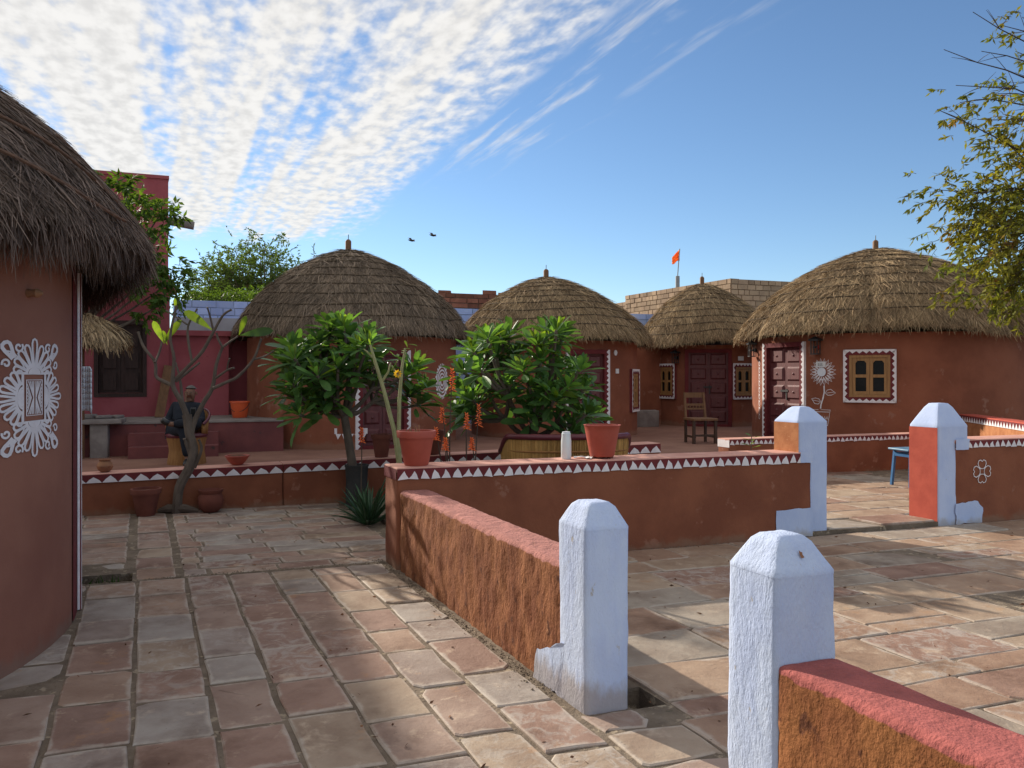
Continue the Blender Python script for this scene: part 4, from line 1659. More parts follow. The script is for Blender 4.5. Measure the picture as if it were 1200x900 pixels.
# --- big right hut
h4, c4_, rf4 = far_hut('large golden thatched hut on the right with sunflower painting and yellow window', 1037, 16.95, 2.72, 2.98, 2.27, 4.27,
                       lambda c, r: [(hit(c, r, 916), 1.16, 0, 1.98), (hit(c, r, 1019), .72, .90, 1.74)], 52000, (M['thatch'], M['thatch_base']), 4.2, C=10, lob=.12, off=(-.2, 0), pole=.27, k=7)
add_door(h4, hit(c4_, 2.72, 916), 2.72, 1.16, 1.98)
add_window(h4, hit(c4_, 2.72, 1019), 2.72, .70, .78, 1.31, .10)
wall_lantern(h4, hit(c4_, 2.72, 959), 2.72, 1.86, red=True)
wall_lantern(h4, hit(c4_, 2.72, 889) - .05, 2.72, 1.86)
# sunflower in a pot, painted
ph5 = hit(c4_, 2.72, 964)
Yf = c4_[1] + 2.72 * math.sin(ph5)
mb = MB()
zf = EYE - (436 - 440) / F * Yf - TZ
mp5 = cyl_map(2.72, ph5, zf)
for ring, (n, r0_, r1_, ww) in enumerate(((16, .10, .19, .05), (20, .13, .26, .05))):
    for k in range(n):
        a = 2 * PI * (k + ring * .5) / n
        da = ww / r0_ * .5
        ribbon(mb, [(r0_ * math.cos(a - da * .6), r0_ * math.sin(a - da * .6)), ((r0_ + r1_) / 2 * math.cos(a - da * .6), (r0_ + r1_) / 2 * math.sin(a - da * .6)),
                    (r1_ * math.cos(a), r1_ * math.sin(a)), ((r0_ + r1_) / 2 * math.cos(a + da * .6), (r0_ + r1_) / 2 * math.sin(a + da * .6)),
                    (r0_ * math.cos(a + da * .6), r0_ * math.sin(a + da * .6))], .011, mp5)
ribbon(mb, [(.03, -.26), (.035, -.38), (.01, -.5), (-.03, -.62), (-.04, -.70)], .026, mp5)
for (cx, cy, a) in ((.15, -.39, 8), (-.13, -.55, 170)):
    ca, sa = math.cos(R(a)), math.sin(R(a))
    lp = [(-.10, 0), (-.05, .055), (.02, .06), (.10, -.02), (.02, -.05), (-.05, -.045)]
    ribbon(mb, [(cx + x * ca - y * sa, cy + x * sa + y * ca) for x, y in lp], .011, mp5, True)
    ribbon(mb, [(cx + x * ca, cy + x * sa) for x in (-.08, 0, .08)], .008, mp5)
ribbon(mb, [(-.19, -.72), (.15, -.72), (.10, -1.02), (-.13, -1.02)], .012, mp5, True)
ribbon(mb, [(-.17, -.76), (.13, -.76)], .012, mp5)
for k in range(5):
    ribbon(mb, [(-.11 + k * .045, -.90), (-.09 + k * .045, -.84), (-.075 + k * .045, -.90)], .010, mp5)
mb.build('sunflower_painting', M['white'], h4, fix=False)
plate(h4, ph5 - .012, 2.72, zf + .145, .19, .11, M['paper'])
plate(h4, ph5 - .006, 2.72, zf, .17, .17, M['cloth_white'], 'round_plate', True)
tx = MB(chordM(ph5 - .012, 2.72 + .0205, zf + .145))
for k in range(3):
    tx.box(-.05 + k * .035, -.035 + k * .035, -.028, .028, 0, .001)
    tx.box(-.05 + k * .035, -.026 + k * .035, -.028, -.018, 0, .0012)
tx.build('plate_lettering', M['grey_metal'], h4)
mb = MB()
phs = hit(c4_, 2.72, 889)
mp6 = cyl_map(2.72, phs + .02, 1.0)
for k in range(9):
    z = -.55 + k * .14
    ribbon(mb, circ(0.0, z, .035, .05, 10), .014, mp6, True)
    ribbon(mb, [(-.04, z + .07), (0, z + .03), (.04, z + .07)], .012, mp6)
mb.build('flower_chain_painting', M['white'], h4, fix=False)

# ------------------------------------------------------------------ buildings behind
def WLY(X, k=21.7):
    return k + .37 * X


def face_frame(P0, P1):
    d = (P1 - P0)
    L_ = d.length
    d.normalize()
    n = Vector((d.y, -d.x, 0))     # towards the camera for a wall running left to right
    return d, n, L_


def masonry(name, root, loc, P0, P1, z0, z1, bw, bh, mat_b, mat_j, gap=.02, th=.3, proud=.02, seed=0, topfn=None):
    """wall body plus uneven blocks on its front face"""
    g = random.Random(seed)
    d, n, L_ = face_frame(Vector((P0[0], P0[1], 0)), Vector((P1[0], P1[1], 0)))
    o = Vector((P0[0], P0[1], 0)) - Vector(loc)
    body = MB()
    mb = MB()
    nr = max(1, int((z1 - z0) / bh))
    rh = (z1 - z0) / nr
    body.prism([o + Vector((0, 0, z0)), o + d * L_ + Vector((0, 0, z0)), o + d * L_ - n * th + Vector((0, 0, z0)), o - n * th + Vector((0, 0, z0))], (0, 0, z1 - z0 - .01))
    for j in range(nr):
        x = -g.uniform(0, bw * .6)
        while x < L_:
            w = bw * g.uniform(.6, 1.4)
            a, b_ = max(x, 0), min(x + w - gap, L_)
            if b_ - a > .05:
                pr = proud * g.uniform(.3, 1.4)
                za, zb = z0 + j * rh + gap / 2, z0 + (j + 1) * rh - gap / 2
                q = [o + d * a + n * -.02 + Vector((0, 0, za)), o + d * b_ + n * -.02 + Vector((0, 0, za)), o + d * b_ + n * -.02 + Vector((0, 0, zb)), o + d * a + n * -.02 + Vector((0, 0, zb))]
                mb.prism(q, n * (pr + .02))
            x += w
    body.build('wall_body', mat_j, root)
    b = mb.build(name, mat_b, root)
    b['kind'] = 'stuff'
    return b


def vec2(X, k=21.7):
    return Vector((X, WLY(X, k), 0))


# back boundary wall, blue-white wash over brick
loc = vec2(-2)
bw_ = thing('boundary_wall', 'blue-white washed brick boundary wall behind the huts', 'wall', loc)
masonry('washed_bricks', bw_, loc, vec2(-8.0), vec2(9.0), .2, 3.4, .42, .17, M['bluebrick'], M['bluejoint'], .022, .35, .014, 3)
# grey plaster course along its left end, above the pink room
mb = MB()
d_, n_, L_ = face_frame(vec2(-8.0), vec2(-3.8))
o = vec2(-8.0) - loc
mb.prism([o + n_ * .0 + Vector((0, 0, 2.55)), o + d_ * L_ + Vector((0, 0, 2.55)), o + d_ * L_ + Vector((0, 0, 2.98)), o + Vector((0, 0, 2.98))], n_ * .05)
mb.build('plaster_band', M['greyplaster'], bw_)
bp_ = thing('brick_parapet', 'red brick parapet on top of the blue-white wall between two huts', 'wall', vec2(-1.5))
masonry('bricks', bp_, vec2(-1.5), vec2(-3.6), vec2(1.2), 3.4, 3.80, .36, .13, M['redbrick'], M['redjoint'], .022, .34, .03, 8)
cap = random.Random(3)
x = -3.6
while x < 1.1:
    w = cap.uniform(.25, .5)
    if cap.random() < .7:
        h = cap.uniform(.05, .12)
        p = vec2(x) - vec2(-1.5)
        MB().add([p + Vector((0, .03, 3.8)), p + d_ * (w - .03) + Vector((0, .03, 3.8)), p + d_ * (w - .03) + Vector((0, .28, 3.8)), p + Vector((0, .28, 3.8)),
                  p + Vector((0, .03, 3.8 + h)), p + d_ * (w - .03) + Vector((0, .03, 3.8 + h)), p + d_ * (w - .03) + Vector((0, .28, 3.8 + h)), p + Vector((0, .28, 3.8 + h))],
                 [(3, 2, 1, 0), (4, 5, 6, 7), (0, 1, 5, 4), (1, 2, 6, 5), (2, 3, 7, 6), (3, 0, 4, 7)]).build('loose_brick', M['redbrick'], bp_)
    x += w
# rough stone wall right of the big hut
sw = thing('stone_wall', 'rough tan stone wall glimpsed right of the golden hut', 'wall', vec2(14))
masonry('stone_blocks', sw, vec2(14), vec2(9.05), vec2(22), .0, 2.9, .4, .22, M['tanblock'], M['tanjoint'], .03, .35, .03, 12)
# tan sandstone building, lit on its left face
sb = thing('stone_building', 'tan sandstone block building rising behind the small far hut', 'building', (8.3, 30, 0))
cA = Vector((8.27, 30.0))
lf1 = cA + Vector((-.42, .9075)) * 7.2
lf2 = cA + Vector((-.42, .9075)) * 9.2
masonry('stone_blocks', sb, (8.3, 30, 0), lf1, cA, 0, 5.28, .36, .20, M['tanblock'], M['tanjoint'], .03, .4, .03, 21)
masonry('stone_blocks', sb, (8.3, 30, 0), lf2, lf1 - Vector((-.42, .9075)) * .01, 0, 5.0, .36, .20, M['tanblock'], M['tanjoint'], .03, .4, .03, 22)
masonry('stone_blocks', sb, (8.3, 30, 0), cA + Vector((.02, 0)), cA + Vector((6.5, 2.3)), 0, 5.26, .36, .20, M['tanblock'], M['tanjoint'], .03, .4, .03, 23)
masonry('stone_blocks', sb, (8.3, 30, 0), Vector((5.2, 27.5)), Vector((9.8, 29.2)), 0, 3.86, .34, .19, M['tanblock'], M['tanjoint'], .03, .3, .03, 24)
# flag pole on the stone building
fp = PX(794, 334, 33.2)
fl = thing('flag', 'small orange pennant on a thin pole above the stone building', 'flag', (fp.x, fp.y, 4.9))
MB().lathe([(.09, .0), (.09, .85), (.07, .86)], 12).build('pole_socket', M['grey_metal'], fl, smooth=True)
MB().tube([(0, 0, .8), (.04, 0, 1.4), (.09, 0, 2.0)], .022, 6).build('pole', M['grey_metal'], fl, smooth=True)
mb = MB()
g_ = [[(.085 - .38 * f, .05 * math.sin(f * 5) * f, 1.98 - (.10 + .32 * f) * (j / 3) * 1.3 - .42 * f) for j in range(4)] for f in [k / 6 for k in range(7)]]
g_ = []
for i in range(7):
    f = i / 6
    top, bot = 1.98 - .34 * f, 1.50 - .14 * f + .04 * math.sin(f * 6)
    g_.append([(.085 - .32 * f, .05 * math.sin(f * 6), top + (bot - top) * j / 3) for j in range(4)])
for i in range(6):
    for j in range(3):
        mb.poly([g_[i][j], g_[i + 1][j], g_[i + 1][j + 1], g_[i][j + 1]])
fo = mb.build('pennant', M['orange_cloth'], fl, smooth=True, fix=False)
md = fo.modifiers.new('solid', 'SOLIDIFY')
md.thickness = .006

# pink house on the left: tall back block and the lower front room
ph_ = thing('pink_house', 'tall pink plastered house block behind the near hut', 'building', vec2(-9))
d_, n_, _l = face_frame(vec2(-20), vec2(-8.1))
L_ = _l
o = vec2(-20) - vec2(-9)
Z = lambda z: Vector((0, 0, z))
mb = MB()
bk_ = Vector((-.44, .898, 0))
mb.prism([o, o + d_ * L_, o + d_ * L_ + bk_ * 5, o + bk_ * 5], (0, 0, 6.22))
mb.build('wall', M['pinkwall'], ph_)
mb = MB()
mb.prism([o + n_ * .03 + Z(6.22), o + d_ * (L_ + .02) + n_ * .03 + Z(6.22), o + d_ * (L_ + .02) + bk_ * 5.03 + Z(6.22), o + bk_ * 5.03 + Z(6.22)], (0, 0, .08))
mb.build('roof_edge', M['pinkwall'], ph_)
MB().tube([o + d_ * (L_ - .15) + n_ * -.5 + Z(5.35), o + d_ * (L_ + .55) + n_ * -.5 + Z(5.25)], .10, 10).build('drain_spout', M['greystone'], ph_, smooth=True)
mb = MB()
qa, qb = vec2(-18.5) - vec2(-9), vec2(-12.3) - vec2(-9)
mb.prism([qa + Z(6.3) - n_ * .2, qb + Z(6.3) - n_ * .2, qb + Z(6.3) - n_ * 3, qa + Z(6.3) - n_ * 3], (0, 0, .95))
mb.build('shade_tower', M['pinkwall'], ph_)  # unseen block added on the roof to cast shade over the left paving
mb = MB()
qa, qb = vec2(-19.5) - vec2(-9), vec2(-13.3) - vec2(-9)
mb.prism([qa + Z(7.25) - n_ * .25, qb + Z(7.25) - n_ * .25, qb + Z(7.25) - n_ * 2.9, qa + Z(7.25) - n_ * 2.9], (0, 0, 1.2))
mb.build('shade_tower_top', M['pinkwall'], ph_)  # unseen upper block, added to carry that shade nearer the camera
lkw = thing('gap_fill_wall', 'added mud wall that keeps the gap between the second and far huts dark', 'wall', (3.3, 21.2, TZ))  # wall put in so the shaded gap between the huts stays dark
rbox('wall_body', M['mud'], lambda x, y, z: Vector((x * .93 - y * .36, x * .36 + y * .93, z)), (-1.2, 1.2, -.12, .12, -.05, 2.15), lkw, r=.02, step=.3, amp=.004)
KP = 17.4
rm = thing('pink_room', 'lower pink room with dark shuttered window behind the seated person', 'building', vec2(-7, KP))
o2 = lambda X: vec2(X, KP) - vec2(-7, KP)
zw0, zw1 = 1.20, 2.62
xw0, xw1 = None, None


def X_on(u, k=KP):
    t = (u - 600) / F
    return t * k / (1 - .37 * t)


xw0, xw1 = X_on(110), X_on(172)
xe0, xe1 = X_on(20), X_on(198)
xe2, xe3 = X_on(268), X_on(330)
dp, npv, _ = face_frame(vec2(-9, KP), vec2(-6, KP))


def wall_piece(mb, Xa, Xb, za, zb, th=.3, off=0.0):
    a, b_ = o2(Xa) + npv * off, o2(Xb) + npv * off
    mb.prism([a + Z(za), b_ + Z(za), b_ - npv * th + Z(za), a - npv * th + Z(za)], (0, 0, zb - za))


mb = MB()
wall_piece(mb, xe0, xw0, .2, 3.5)
wall_piece(mb, xw1, xe1, .2, 3.5)
wall_piece(mb, xw0, xw1, .2, zw0)
wall_piece(mb, xw0, xw1, zw1, 3.5)
wall_piece(mb, xe1, xe2, .2, 2.36, .3, -.06)
wall_piece(mb, xe2, xe3, .2, 2.36, .3, -.55)
a, b_ = o2(xe2) - npv * .36, o2(xe2) - npv * .6
mb.prism([a + Z(.2), a + dp * .01 + Z(.2), b_ + dp * .01 + Z(.2), b_ + Z(.2)], (0, 0, 2.16))
mb.build('wall', M['pinkwall'], rm)
mb = MB()
a, b_ = o2(xe0), o2(xe1)
mb.prism([a - npv * .29 + Z(3.42), b_ - npv * .29 + Z(3.42), b_ - npv * 3.2 + Z(3.42), a - npv * 3.2 + Z(3.42)], (0, 0, .1))
a, b_ = o2(xe1), o2(xe3)
mb.prism([a + npv * .02 + Z(2.36), b_ + npv * .02 + Z(2.36), b_ - npv * 3.4 + Z(2.36), a - npv * 3.4 + Z(2.36)], (0, 0, .10))
mb.build('roof', M['pinkwall'], rm)
# shutters
ws = MB()
wl = (o2(xw1) - o2(xw0)).length
Mw = Matrix(((dp.x, 0, npv.x, o2(xw0).x), (dp.y, 0, npv.y, o2(xw0).y), (0, 1, 0, 0), (0, 0, 0, 1)))
ws = MB(Mw)
ws.box(0, wl, zw0, zw0 + .07, -.14, .012).box(0, wl, zw1 - .07, zw1, -.14, .012).box(0, .07, zw0 + .07, zw1 - .07, -.14, .012).box(wl - .07, wl, zw0 + .07, zw1 - .07, -.14, .012)
win = ws.build('window', M['wood_old'], rm)
for k in range(2):
    xa, xb = .075 + k * (wl - .15) / 2, .07 + (k + 1) * (wl - .15) / 2
    sh = MB(Mw).box(xa, xb, zw0 + .075, zw1 - .075, -.11, -.06).build('shutter', M['wood_old'], win)
    for j in range(3):
        ya = zw0 + .13 + j * (zw1 - zw0 - .2) / 3
        yb = ya + (zw1 - zw0 - .2) / 3 - .09
        MB(Mw).box(xa + .07, xb - .07, ya, yb, -.061, -.035).build('panel', M['wood_old'], win)
# plinth with steps
pl = thing('plinth', 'raised maroon plinth along the pink room with grey top', 'plinth', vec2(-7, KP))
mb = MB()
PT = .83
wall_piece(mb, xe0, xe3 - .1, .2, PT - .03, 2.1, 1.9)
mb.build('plinth_body', M['plinth'], pl)
mb = MB()
wall_piece(mb, xe0, xe3 - .1, PT - .03, PT, 2.12, 1.92)
mb.build('plinth_top', M['greystone'], pl)
st_ = thing('steps', 'two maroon steps up to the plinth behind the seated person', 'steps', vec2(-7, KP))
pf = 1.9


def X_at_off(u, off):
    # X parameter on the room line whose point pushed out by off shows at photo column u
    best = None
    lo, hi = -12.0, -2.0
    for _ in range(60):
        m = (lo + hi) / 2
        p = vec2(m, KP) + npv * off
        if p.x / p.y * F + 600 < u:
            lo = m
        else:
            hi = m
    return m


for k, (dep, za, zb) in enumerate(((.30, .2, .66), (.60, .2, .46))):
    mb = MB()
    wall_piece(mb, X_at_off(150, pf + dep), X_at_off(256, pf + dep), za, zb, dep - (.003 if k == 0 else .30), pf + dep)
    mb.build('step', M['plinth'], st_)
# bare plank leaning on the wall
pk0 = vec2(X_at_off(187, .35), KP) + npv * .45
pk = thing('plank', 'grey wooden plank leaning against the pink wall', 'plank', (pk0.x, pk0.y, PT))
p1 = -npv * .40 + dp * .14 + Z(.95)
MB().bar((0, 0, 0), p1, .16, .035, up=npv).build('board', M['wood_brown'], pk)
# orange bucket on the plinth
bk0 = vec2(X_at_off(281, 1.0), KP) + npv * 1.0
bk = thing('bucket', 'bright orange plastic bucket on the plinth beside the dark hut', 'bucket', (bk0.x, bk0.y, PT))
MB().lathe([(.115, 0), (.13, .02), (.165, .27), (.180, .275), (.180, .30), (.160, .30), (.12, .03), (.0, .03)], 24).build('body', M['orange_plastic'], bk, smooth=True)
MB().tube([(.175 * math.cos(a), -.175 * abs(math.sin(a)) * .35 - .15 * math.sin(a) * .5, .27 - .16 * math.sin(a)) for a in [PI * k / 12 for k in range(13)]], .006, 6).build('handle', M['black_metal'], bk, smooth=True)
# grey stone bench with stones lying on it
gb0 = PX(112, 535, 12.9)
gb = thing('stone_bench', 'grey stone slab bench beside the near hut edge', 'bench', (gb0.x, gb0.y, TZ))
rbox('slab', M['greystone'], lambda x, y, z: Vector((x * .945 - y * .33, x * .33 + y * .945, z)), (-.75, .42, -.3, .3, .54, .62), gb, r=.02, step=.15, amp=.008)
for x in (-.45, .05):
    rbox('support', M['greystone'], lambda x, y, z: Vector((x * .945 - y * .33, x * .33 + y * .945, z)), (x - .10, x + .16, -.24, .24, -.02, .545), gb, r=.02, step=.15, amp=.01)
for k, (x, y, sx, sz) in enumerate(((-.15, .05, .15, .07), (.12, -.02, .12, .05), (.30, .06, .09, .05))):
    stn = rbox('loose_stone', M['greystone'], lambda a, b, c: Vector((a, b, c)), (-sx, sx, -.09, .09, 0, sz), None, r=.02, step=.06, amp=.012, seed=k * 5.)
    stn.location = (gb0.x + x * .945 - y * .33, gb0.y + x * .33 + y * .945, TZ + .622)
    stn.rotation_euler = (0, 0, k * .7)
    tag(stn, ['largest flat grey stone lying on the stone bench', 'middle grey stone lying on the stone bench', 'small grey stone at the right end of the stone bench'][k], 'stone', 'stones on the bench')
# small straw parasol behind the near hut
sp = PX(96, 500, 12.6)
spo = thing('straw_parasol', 'small straw parasol peeking out beside the near hut', 'parasol', (sp.x, sp.y, TZ))
MB().tube([(0, 0, 0), (0, 0, 2.25)], .04, 8).build('pole', M['wood_brown'], spo, smooth=True)
rfp = Roof(.68, 1.78, 2.30, .3, lob=.02)
thatch(spo, rfp, 4000, .3, .016, 3, (M['thatch'], M['thatch_base']), R(-60), 55, rope=False)
# white towel hanging from the near eave
tw = PX(99, 430, 7.0)
two = thing('towel', 'white towel hanging behind the near hut edge', 'towel', (tw.x, tw.y, 0))
mb = MB()
rows = []
for j in range(9):
    z = 1.68 - .39 * j / 8
    rows.append([(-.10 + .17 * i / 8, .008 * math.sin(i * 1.3 + j * .2), z - (.03 if i in (0, 8) and j in (0, 8) else 0)) for i in range(9)])
for j in range(8):
    for i in range(8):
        mb.poly([rows[j][i], rows[j][i + 1], rows[j + 1][i + 1], rows[j + 1][i]])
co = mb.build('cloth', M['cloth_white'], two, smooth=True, fix=False)
md = co.modifiers.new('solid', 'SOLIDIFY')
md.thickness = .012
MB().tube([(-.02, 0, 1.66), (-.03, -.03, 2.2)], .005, 5).build('cord', M['rope'], two)
# stone bench between the huts
b2p = PX(757, 500, 20.6)
b2 = thing('mud_bench', 'low grey mud bench in the dark gap between the second and far huts', 'bench', (b2p.x, b2p.y, TZ))
rbox('seat', M['greystone'], lambda x, y, z: Vector((x, y + x * .3, z)), (-.36, .32, -.25, .25, -.02, .42), b2, r=.03, step=.12, amp=.012)


# ------------------------------------------------------------------ pots
def pot(name, label, p, r0, r1, h, mat, rim=.03, group=None, soil=True, stubs=0, band=True, tilt=0):
    t = thing(name, label, 'pot', p, random.uniform(0, 6), group)
    prof = [(r0 * .94, 0), (r0, .012), (r0 + (r1 - r0) * .82, h * .80)]
    if band:
        prof += [(r0 + (r1 - r0) * .82 + rim * .5, h * .805), (r1 + rim * .4, h * .99), (r1 + rim * .35, h), (r1 - .012, h), (r1 - .02, h * .86)]
    else:
        prof += [(r1, h * .97), (r1 + .010, h), (r1 - .010, h), (r1 - .02, h * .86)]
    prof += [(0.002, h * .86)]
    MB().lathe(prof, 32).build('pot_body', mat, t, smooth=True)
    if soil:
        MB().lathe([(r1 - .022, h * .84), (r1 - .022, h * .90), (r1 * .5, h * .93), (.004, h * .92)], 20, wob=.02).build('soil', M['soil'], t, smooth=True)
    return t


def on_wallB(u, t_, z=.835):
    return ST(s_at(u, t_), t_, z)


p = on_wallB(488, .17)
potA = pot('plant_pot', 'terracotta plastic pot with rim at the corner of the triangle wall', p, .105, .158, .295, M['pot'])
for k in range(9):
    a = random.uniform(0, 6.3)
    r_ = random.uniform(0, .1)
    MB().tube([(r_ * math.cos(a), r_ * math.sin(a), .27), (r_ * math.cos(a) + random.uniform(-.03, .03), r_ * math.sin(a), .29 + random.uniform(0, .05))], .006, 5).build('dry_stub', M['clay'], potA)
p = on_wallB(705.5, .18)
potB = pot('plant_pot', 'tapered terracotta pot on the triangle wall near the white bottle', p, .115, .165, .29, M['pot'], band=False)
for k in range(4):
    a = k * PI / 2 + .4
    MB().box(.08 * math.cos(a) - .02, .08 * math.cos(a) + .02, .08 * math.sin(a) - .02, .08 * math.sin(a) + .02, -.0, .02).build('foot', M['pot_dark'], potB)
for ch in potB.children:
    ch.location.z += .018 if ch.name.startswith('pot') or ch.name.startswith('soil') else 0
# bottle and paper scraps
p = on_wallB(663.5, .2)
bt = thing('bottle', 'pale translucent plastic bottle standing on the triangle wall', 'bottle', p)
MB().lathe([(.040, 0), (.047, .012), (.047, .17), (.042, .205), (.042, .235), (.034, .24)], 20).build('bottle_body', M['white_plastic'], bt, smooth=True)
MB().lathe([(.036, .236), (.036, .25), (.010, .252)], 16).build('bottle_cap', M['cloth_white'], bt, smooth=True)
for k, (u, t_, lab) in enumerate(((680, .22, 'crumpled white paper beside the bottle on the wall'), (690, .16, 'flat white paper scrap at the foot of the tapered pot'))):
    p = on_wallB(u, t_)
    pp = thing('paper_scrap', lab, 'paper', p, k * 1.1)
    mb = MB()
    for i in range(3):
        for j in range(2):
            q = lambda a, b: (-.06 + a * .04, -.03 + b * .03, .004 + .016 * abs(math.sin(a * 2.1 + b * 1.7 + k)))
            mb.poly([q(i, j), q(i + 1, j), q(i + 1, j + 1), q(i, j + 1)])
    o = mb.build('sheet', M['paper'], pp, fix=False)
    md = o.modifiers.new('solid', 'SOLIDIFY')
    md.thickness = .002


def on_wallC(u, t_=3.80, dz=0.0):
    s = s_at(u, t_)
    h = c_top(s)
    return ST(s, t_, h + dz)


pot('plant_pot', 'dark maroon pot on the border wall behind the pale stems', on_wallC(447), .085, .125, .30, M['pot_dark'])
pot('plant_pot', 'maroon pot on the border wall half hidden behind the corner pot', on_wallC(507), .10, .15, .32, M['pot_dark'])
# clay jar and bowl on the left of the border wall
p = on_wallC(123)
t = thing('clay_jar', 'small round clay jar on the border wall beside the near hut', 'jar', p)
MB().lathe([(.04, 0), (.075, .03), (.09, .075), (.07, .115), (.055, .13), (.07, .15), (.062, .15), (.045, .125), (.003, .12)], 24).build('jar_body', M['clay'], t, smooth=True)
p = on_wallC(278)
t = thing('clay_bowl', 'wide terracotta bowl with dry soil on the border wall', 'bowl', p)
MB().lathe([(.055, 0), (.07, .01), (.12, .07), (.135, .10), (.145, .105), (.145, .118), (.125, .118), (.11, .09), (.002, .085)], 28).build('bowl_body', M['pot'], t, smooth=True)
MB().lathe([(.112, .085), (.11, .105), (.06, .125), (.004, .13)], 18, wob=.05).build('soil', M['soil'], t, smooth=True)
# pots on the paving
p = ST(s_at(171, 3.45), 3.45, 0)
pot('plant_pot', 'tall dark flared clay pot on the paving left of the bare tree', p, .10, .155, .31, M['pot_dark'], soil=True)
p = ST(s_at(247, 3.48), 3.48, 0)
t = thing('clay_jar', 'rounded brown clay jar on the paving right of the bare tree', 'jar', p)
MB().lathe([(.08, 0), (.12, .04), (.145, .11), (.14, .18), (.118, .215), (.135, .24), (.14, .262), (.125, .262), (.105, .22), (.003, .2)], 28).build('jar_body', M['pot_dark'], t, smooth=True)

# ------------------------------------------------------------------ furniture
# wooden chair
cp = PX(823, 519, 15.4)
ch = thing('wooden_chair', 'dark wooden chair with spindle back standing before the small far hut', 'chair', (cp.x, cp.y + .15, TZ), R(12))
cw = .21
for sx in (-1, 1):
    MB().bar((sx * cw - (.03 if sx < 0 else 0), -.22, 0), (sx * cw - (.03 if sx < 0 else 0), -.22, .44), .05).build('leg', M['wood_dark'], ch)
    MB().bar((sx * cw, .22, 0), (sx * cw, .22, .44), .045).build('leg', M['wood_dark'], ch)
    MB().bar((sx * cw, .22, .44), (sx * cw * .95, .30, .98), .042).build('back_post', M['wood_brown'], ch)
    MB().bar((sx * cw, -.22, .13), (sx * cw, .22, .13), .03, .04).build('stretcher', M['wood_dark'], ch)
MB().bar((-cw, -.22, .16), (cw, -.22, .16), .03, .04).build('stretcher', M['wood_dark'], ch)
rbox('seat', M['wood_brown'], lambda x, y, z: Vector((x, y, z)), (-cw - .04, cw + .04, -.26, .26, .44, .49), ch, r=.012, step=.2, amp=0)
MB().bar((-cw * .96, .30, .93), (cw * .96, .30, .93), .035, .10).build('back_rail', M['wood_brown'], ch)
MB().bar((-cw * .97, .262, .74), (cw * .97, .262, .74), .03, .045).build('back_rail', M['wood_brown'], ch)
MB().bar((-cw * .97, .252, .66), (cw * .97, .252, .66), .03, .035).build('back_rail', M['wood_brown'], ch)
for k in range(6):
    x = -cw * .78 + k * cw * 1.56 / 5
    MB().lathe([(.008, .67), (.018, .70), (.008, .73)], 8, (x, .258, 0)).build('spindle', M['wood_brown'], ch, smooth=True)
# blue stool
bp2 = PX(1061, 563, 11.0)
stl = thing('blue_stool', 'blue metal stool half hidden behind the right gateway post', 'stool', (bp2.x + .18, bp2.y + .15, .05), R(15))
for sx in (-1, 1):
    for sy in (-1, 1):
        MB().bar((sx * .20, sy * .18, 0), (sx * .17, sy * .15, .50), .035).build('leg', M['blue_metal'], stl)
MB().bar((-.175, -.155, .44), (.175, -.155, .44), .03, .05).bar((-.175, .155, .44), (.175, .155, .44), .03, .05).bar((-.175, -.155, .441), (-.175, .155, .441), .03, .05).bar((.175, -.155, .441), (.175, .155, .441), .03, .05).build('apron', M['blue_metal'], stl)
rbox('seat', M['blue_top'], lambda x, y, z: Vector((x, y, z)), (-.25, .22, -.2, .2, .50, .53), stl, r=.012, step=.15, amp=.002)
# cane settee seen from behind over the wall
sx0, sx1 = -.07, 1.37
se = thing('cane_settee', 'cane settee with maroon padded rim behind the triangle wall', 'settee', ((sx0 + sx1) / 2, 8.62, .05), R(6))
half = (sx1 - sx0) / 2
plan = []
for k in range(41):
    f = -1 + 2 * k / 40
    x = half * math.copysign(abs(math.sin(f * PI / 2)) ** .8, f)
    y = -.02 + .62 * (1 - abs(math.cos(f * PI / 2)) ** .5)
    h = .88 - .20 * max(0, (abs(f) - .72) / .28) ** 1.6
    plan.append((x, y, h))
shell = MB()
nst = 150
for k in range(nst):
    f = k / (nst - 1) * 40
    i = min(int(f), 39)
    q = [plan[i][c] + (plan[i + 1][c] - plan[i][c]) * (f - i) for c in range(3)]
    shell.tube([(q[0] * .93, q[1] + .03, .0), (q[0] * .97, q[1] + .015, .40), (q[0], q[1], q[2])], .0065, 5, cap=False)
o = shell.build('cane_stakes', M['wicker'], se, smooth=True, fix=False)
o['kind'] = 'stuff'
mb = MB()
for k in range(40):
    a, b_ = plan[k], plan[k + 1]
    mb.poly([(a[0] * .93, a[1] + .045, 0.0), (b_[0] * .93, b_[1] + .045, 0.0), (b_[0] * .985, b_[1] + .012, b_[2]), (a[0] * .985, a[1] + .012, a[2])])
mb.build('wicker_back', M['wicker'], se, smooth=True, fix=False)
for z in (.12, .45, .72):
    MB().tube([(x * (.94 + .05 * z), y + .03 * (1 - z) - .008, min(z, h - .05)) for x, y, h in plan], .012, 6).build('cane_hoop', M['wicker_ochre'], se, smooth=True, fix=False)
MB().tube([(x, y, h) for x, y, h in plan], .034, 10).build('padded_rim', M['rexine'], se, smooth=True, fix=False)
mb = MB()
top = [(x * .95, y + .04, .42) for x, y, h in plan]
mb.prism(top, (0, 0, .07))
mb.build('seat_cushion', M['rexine'], se)

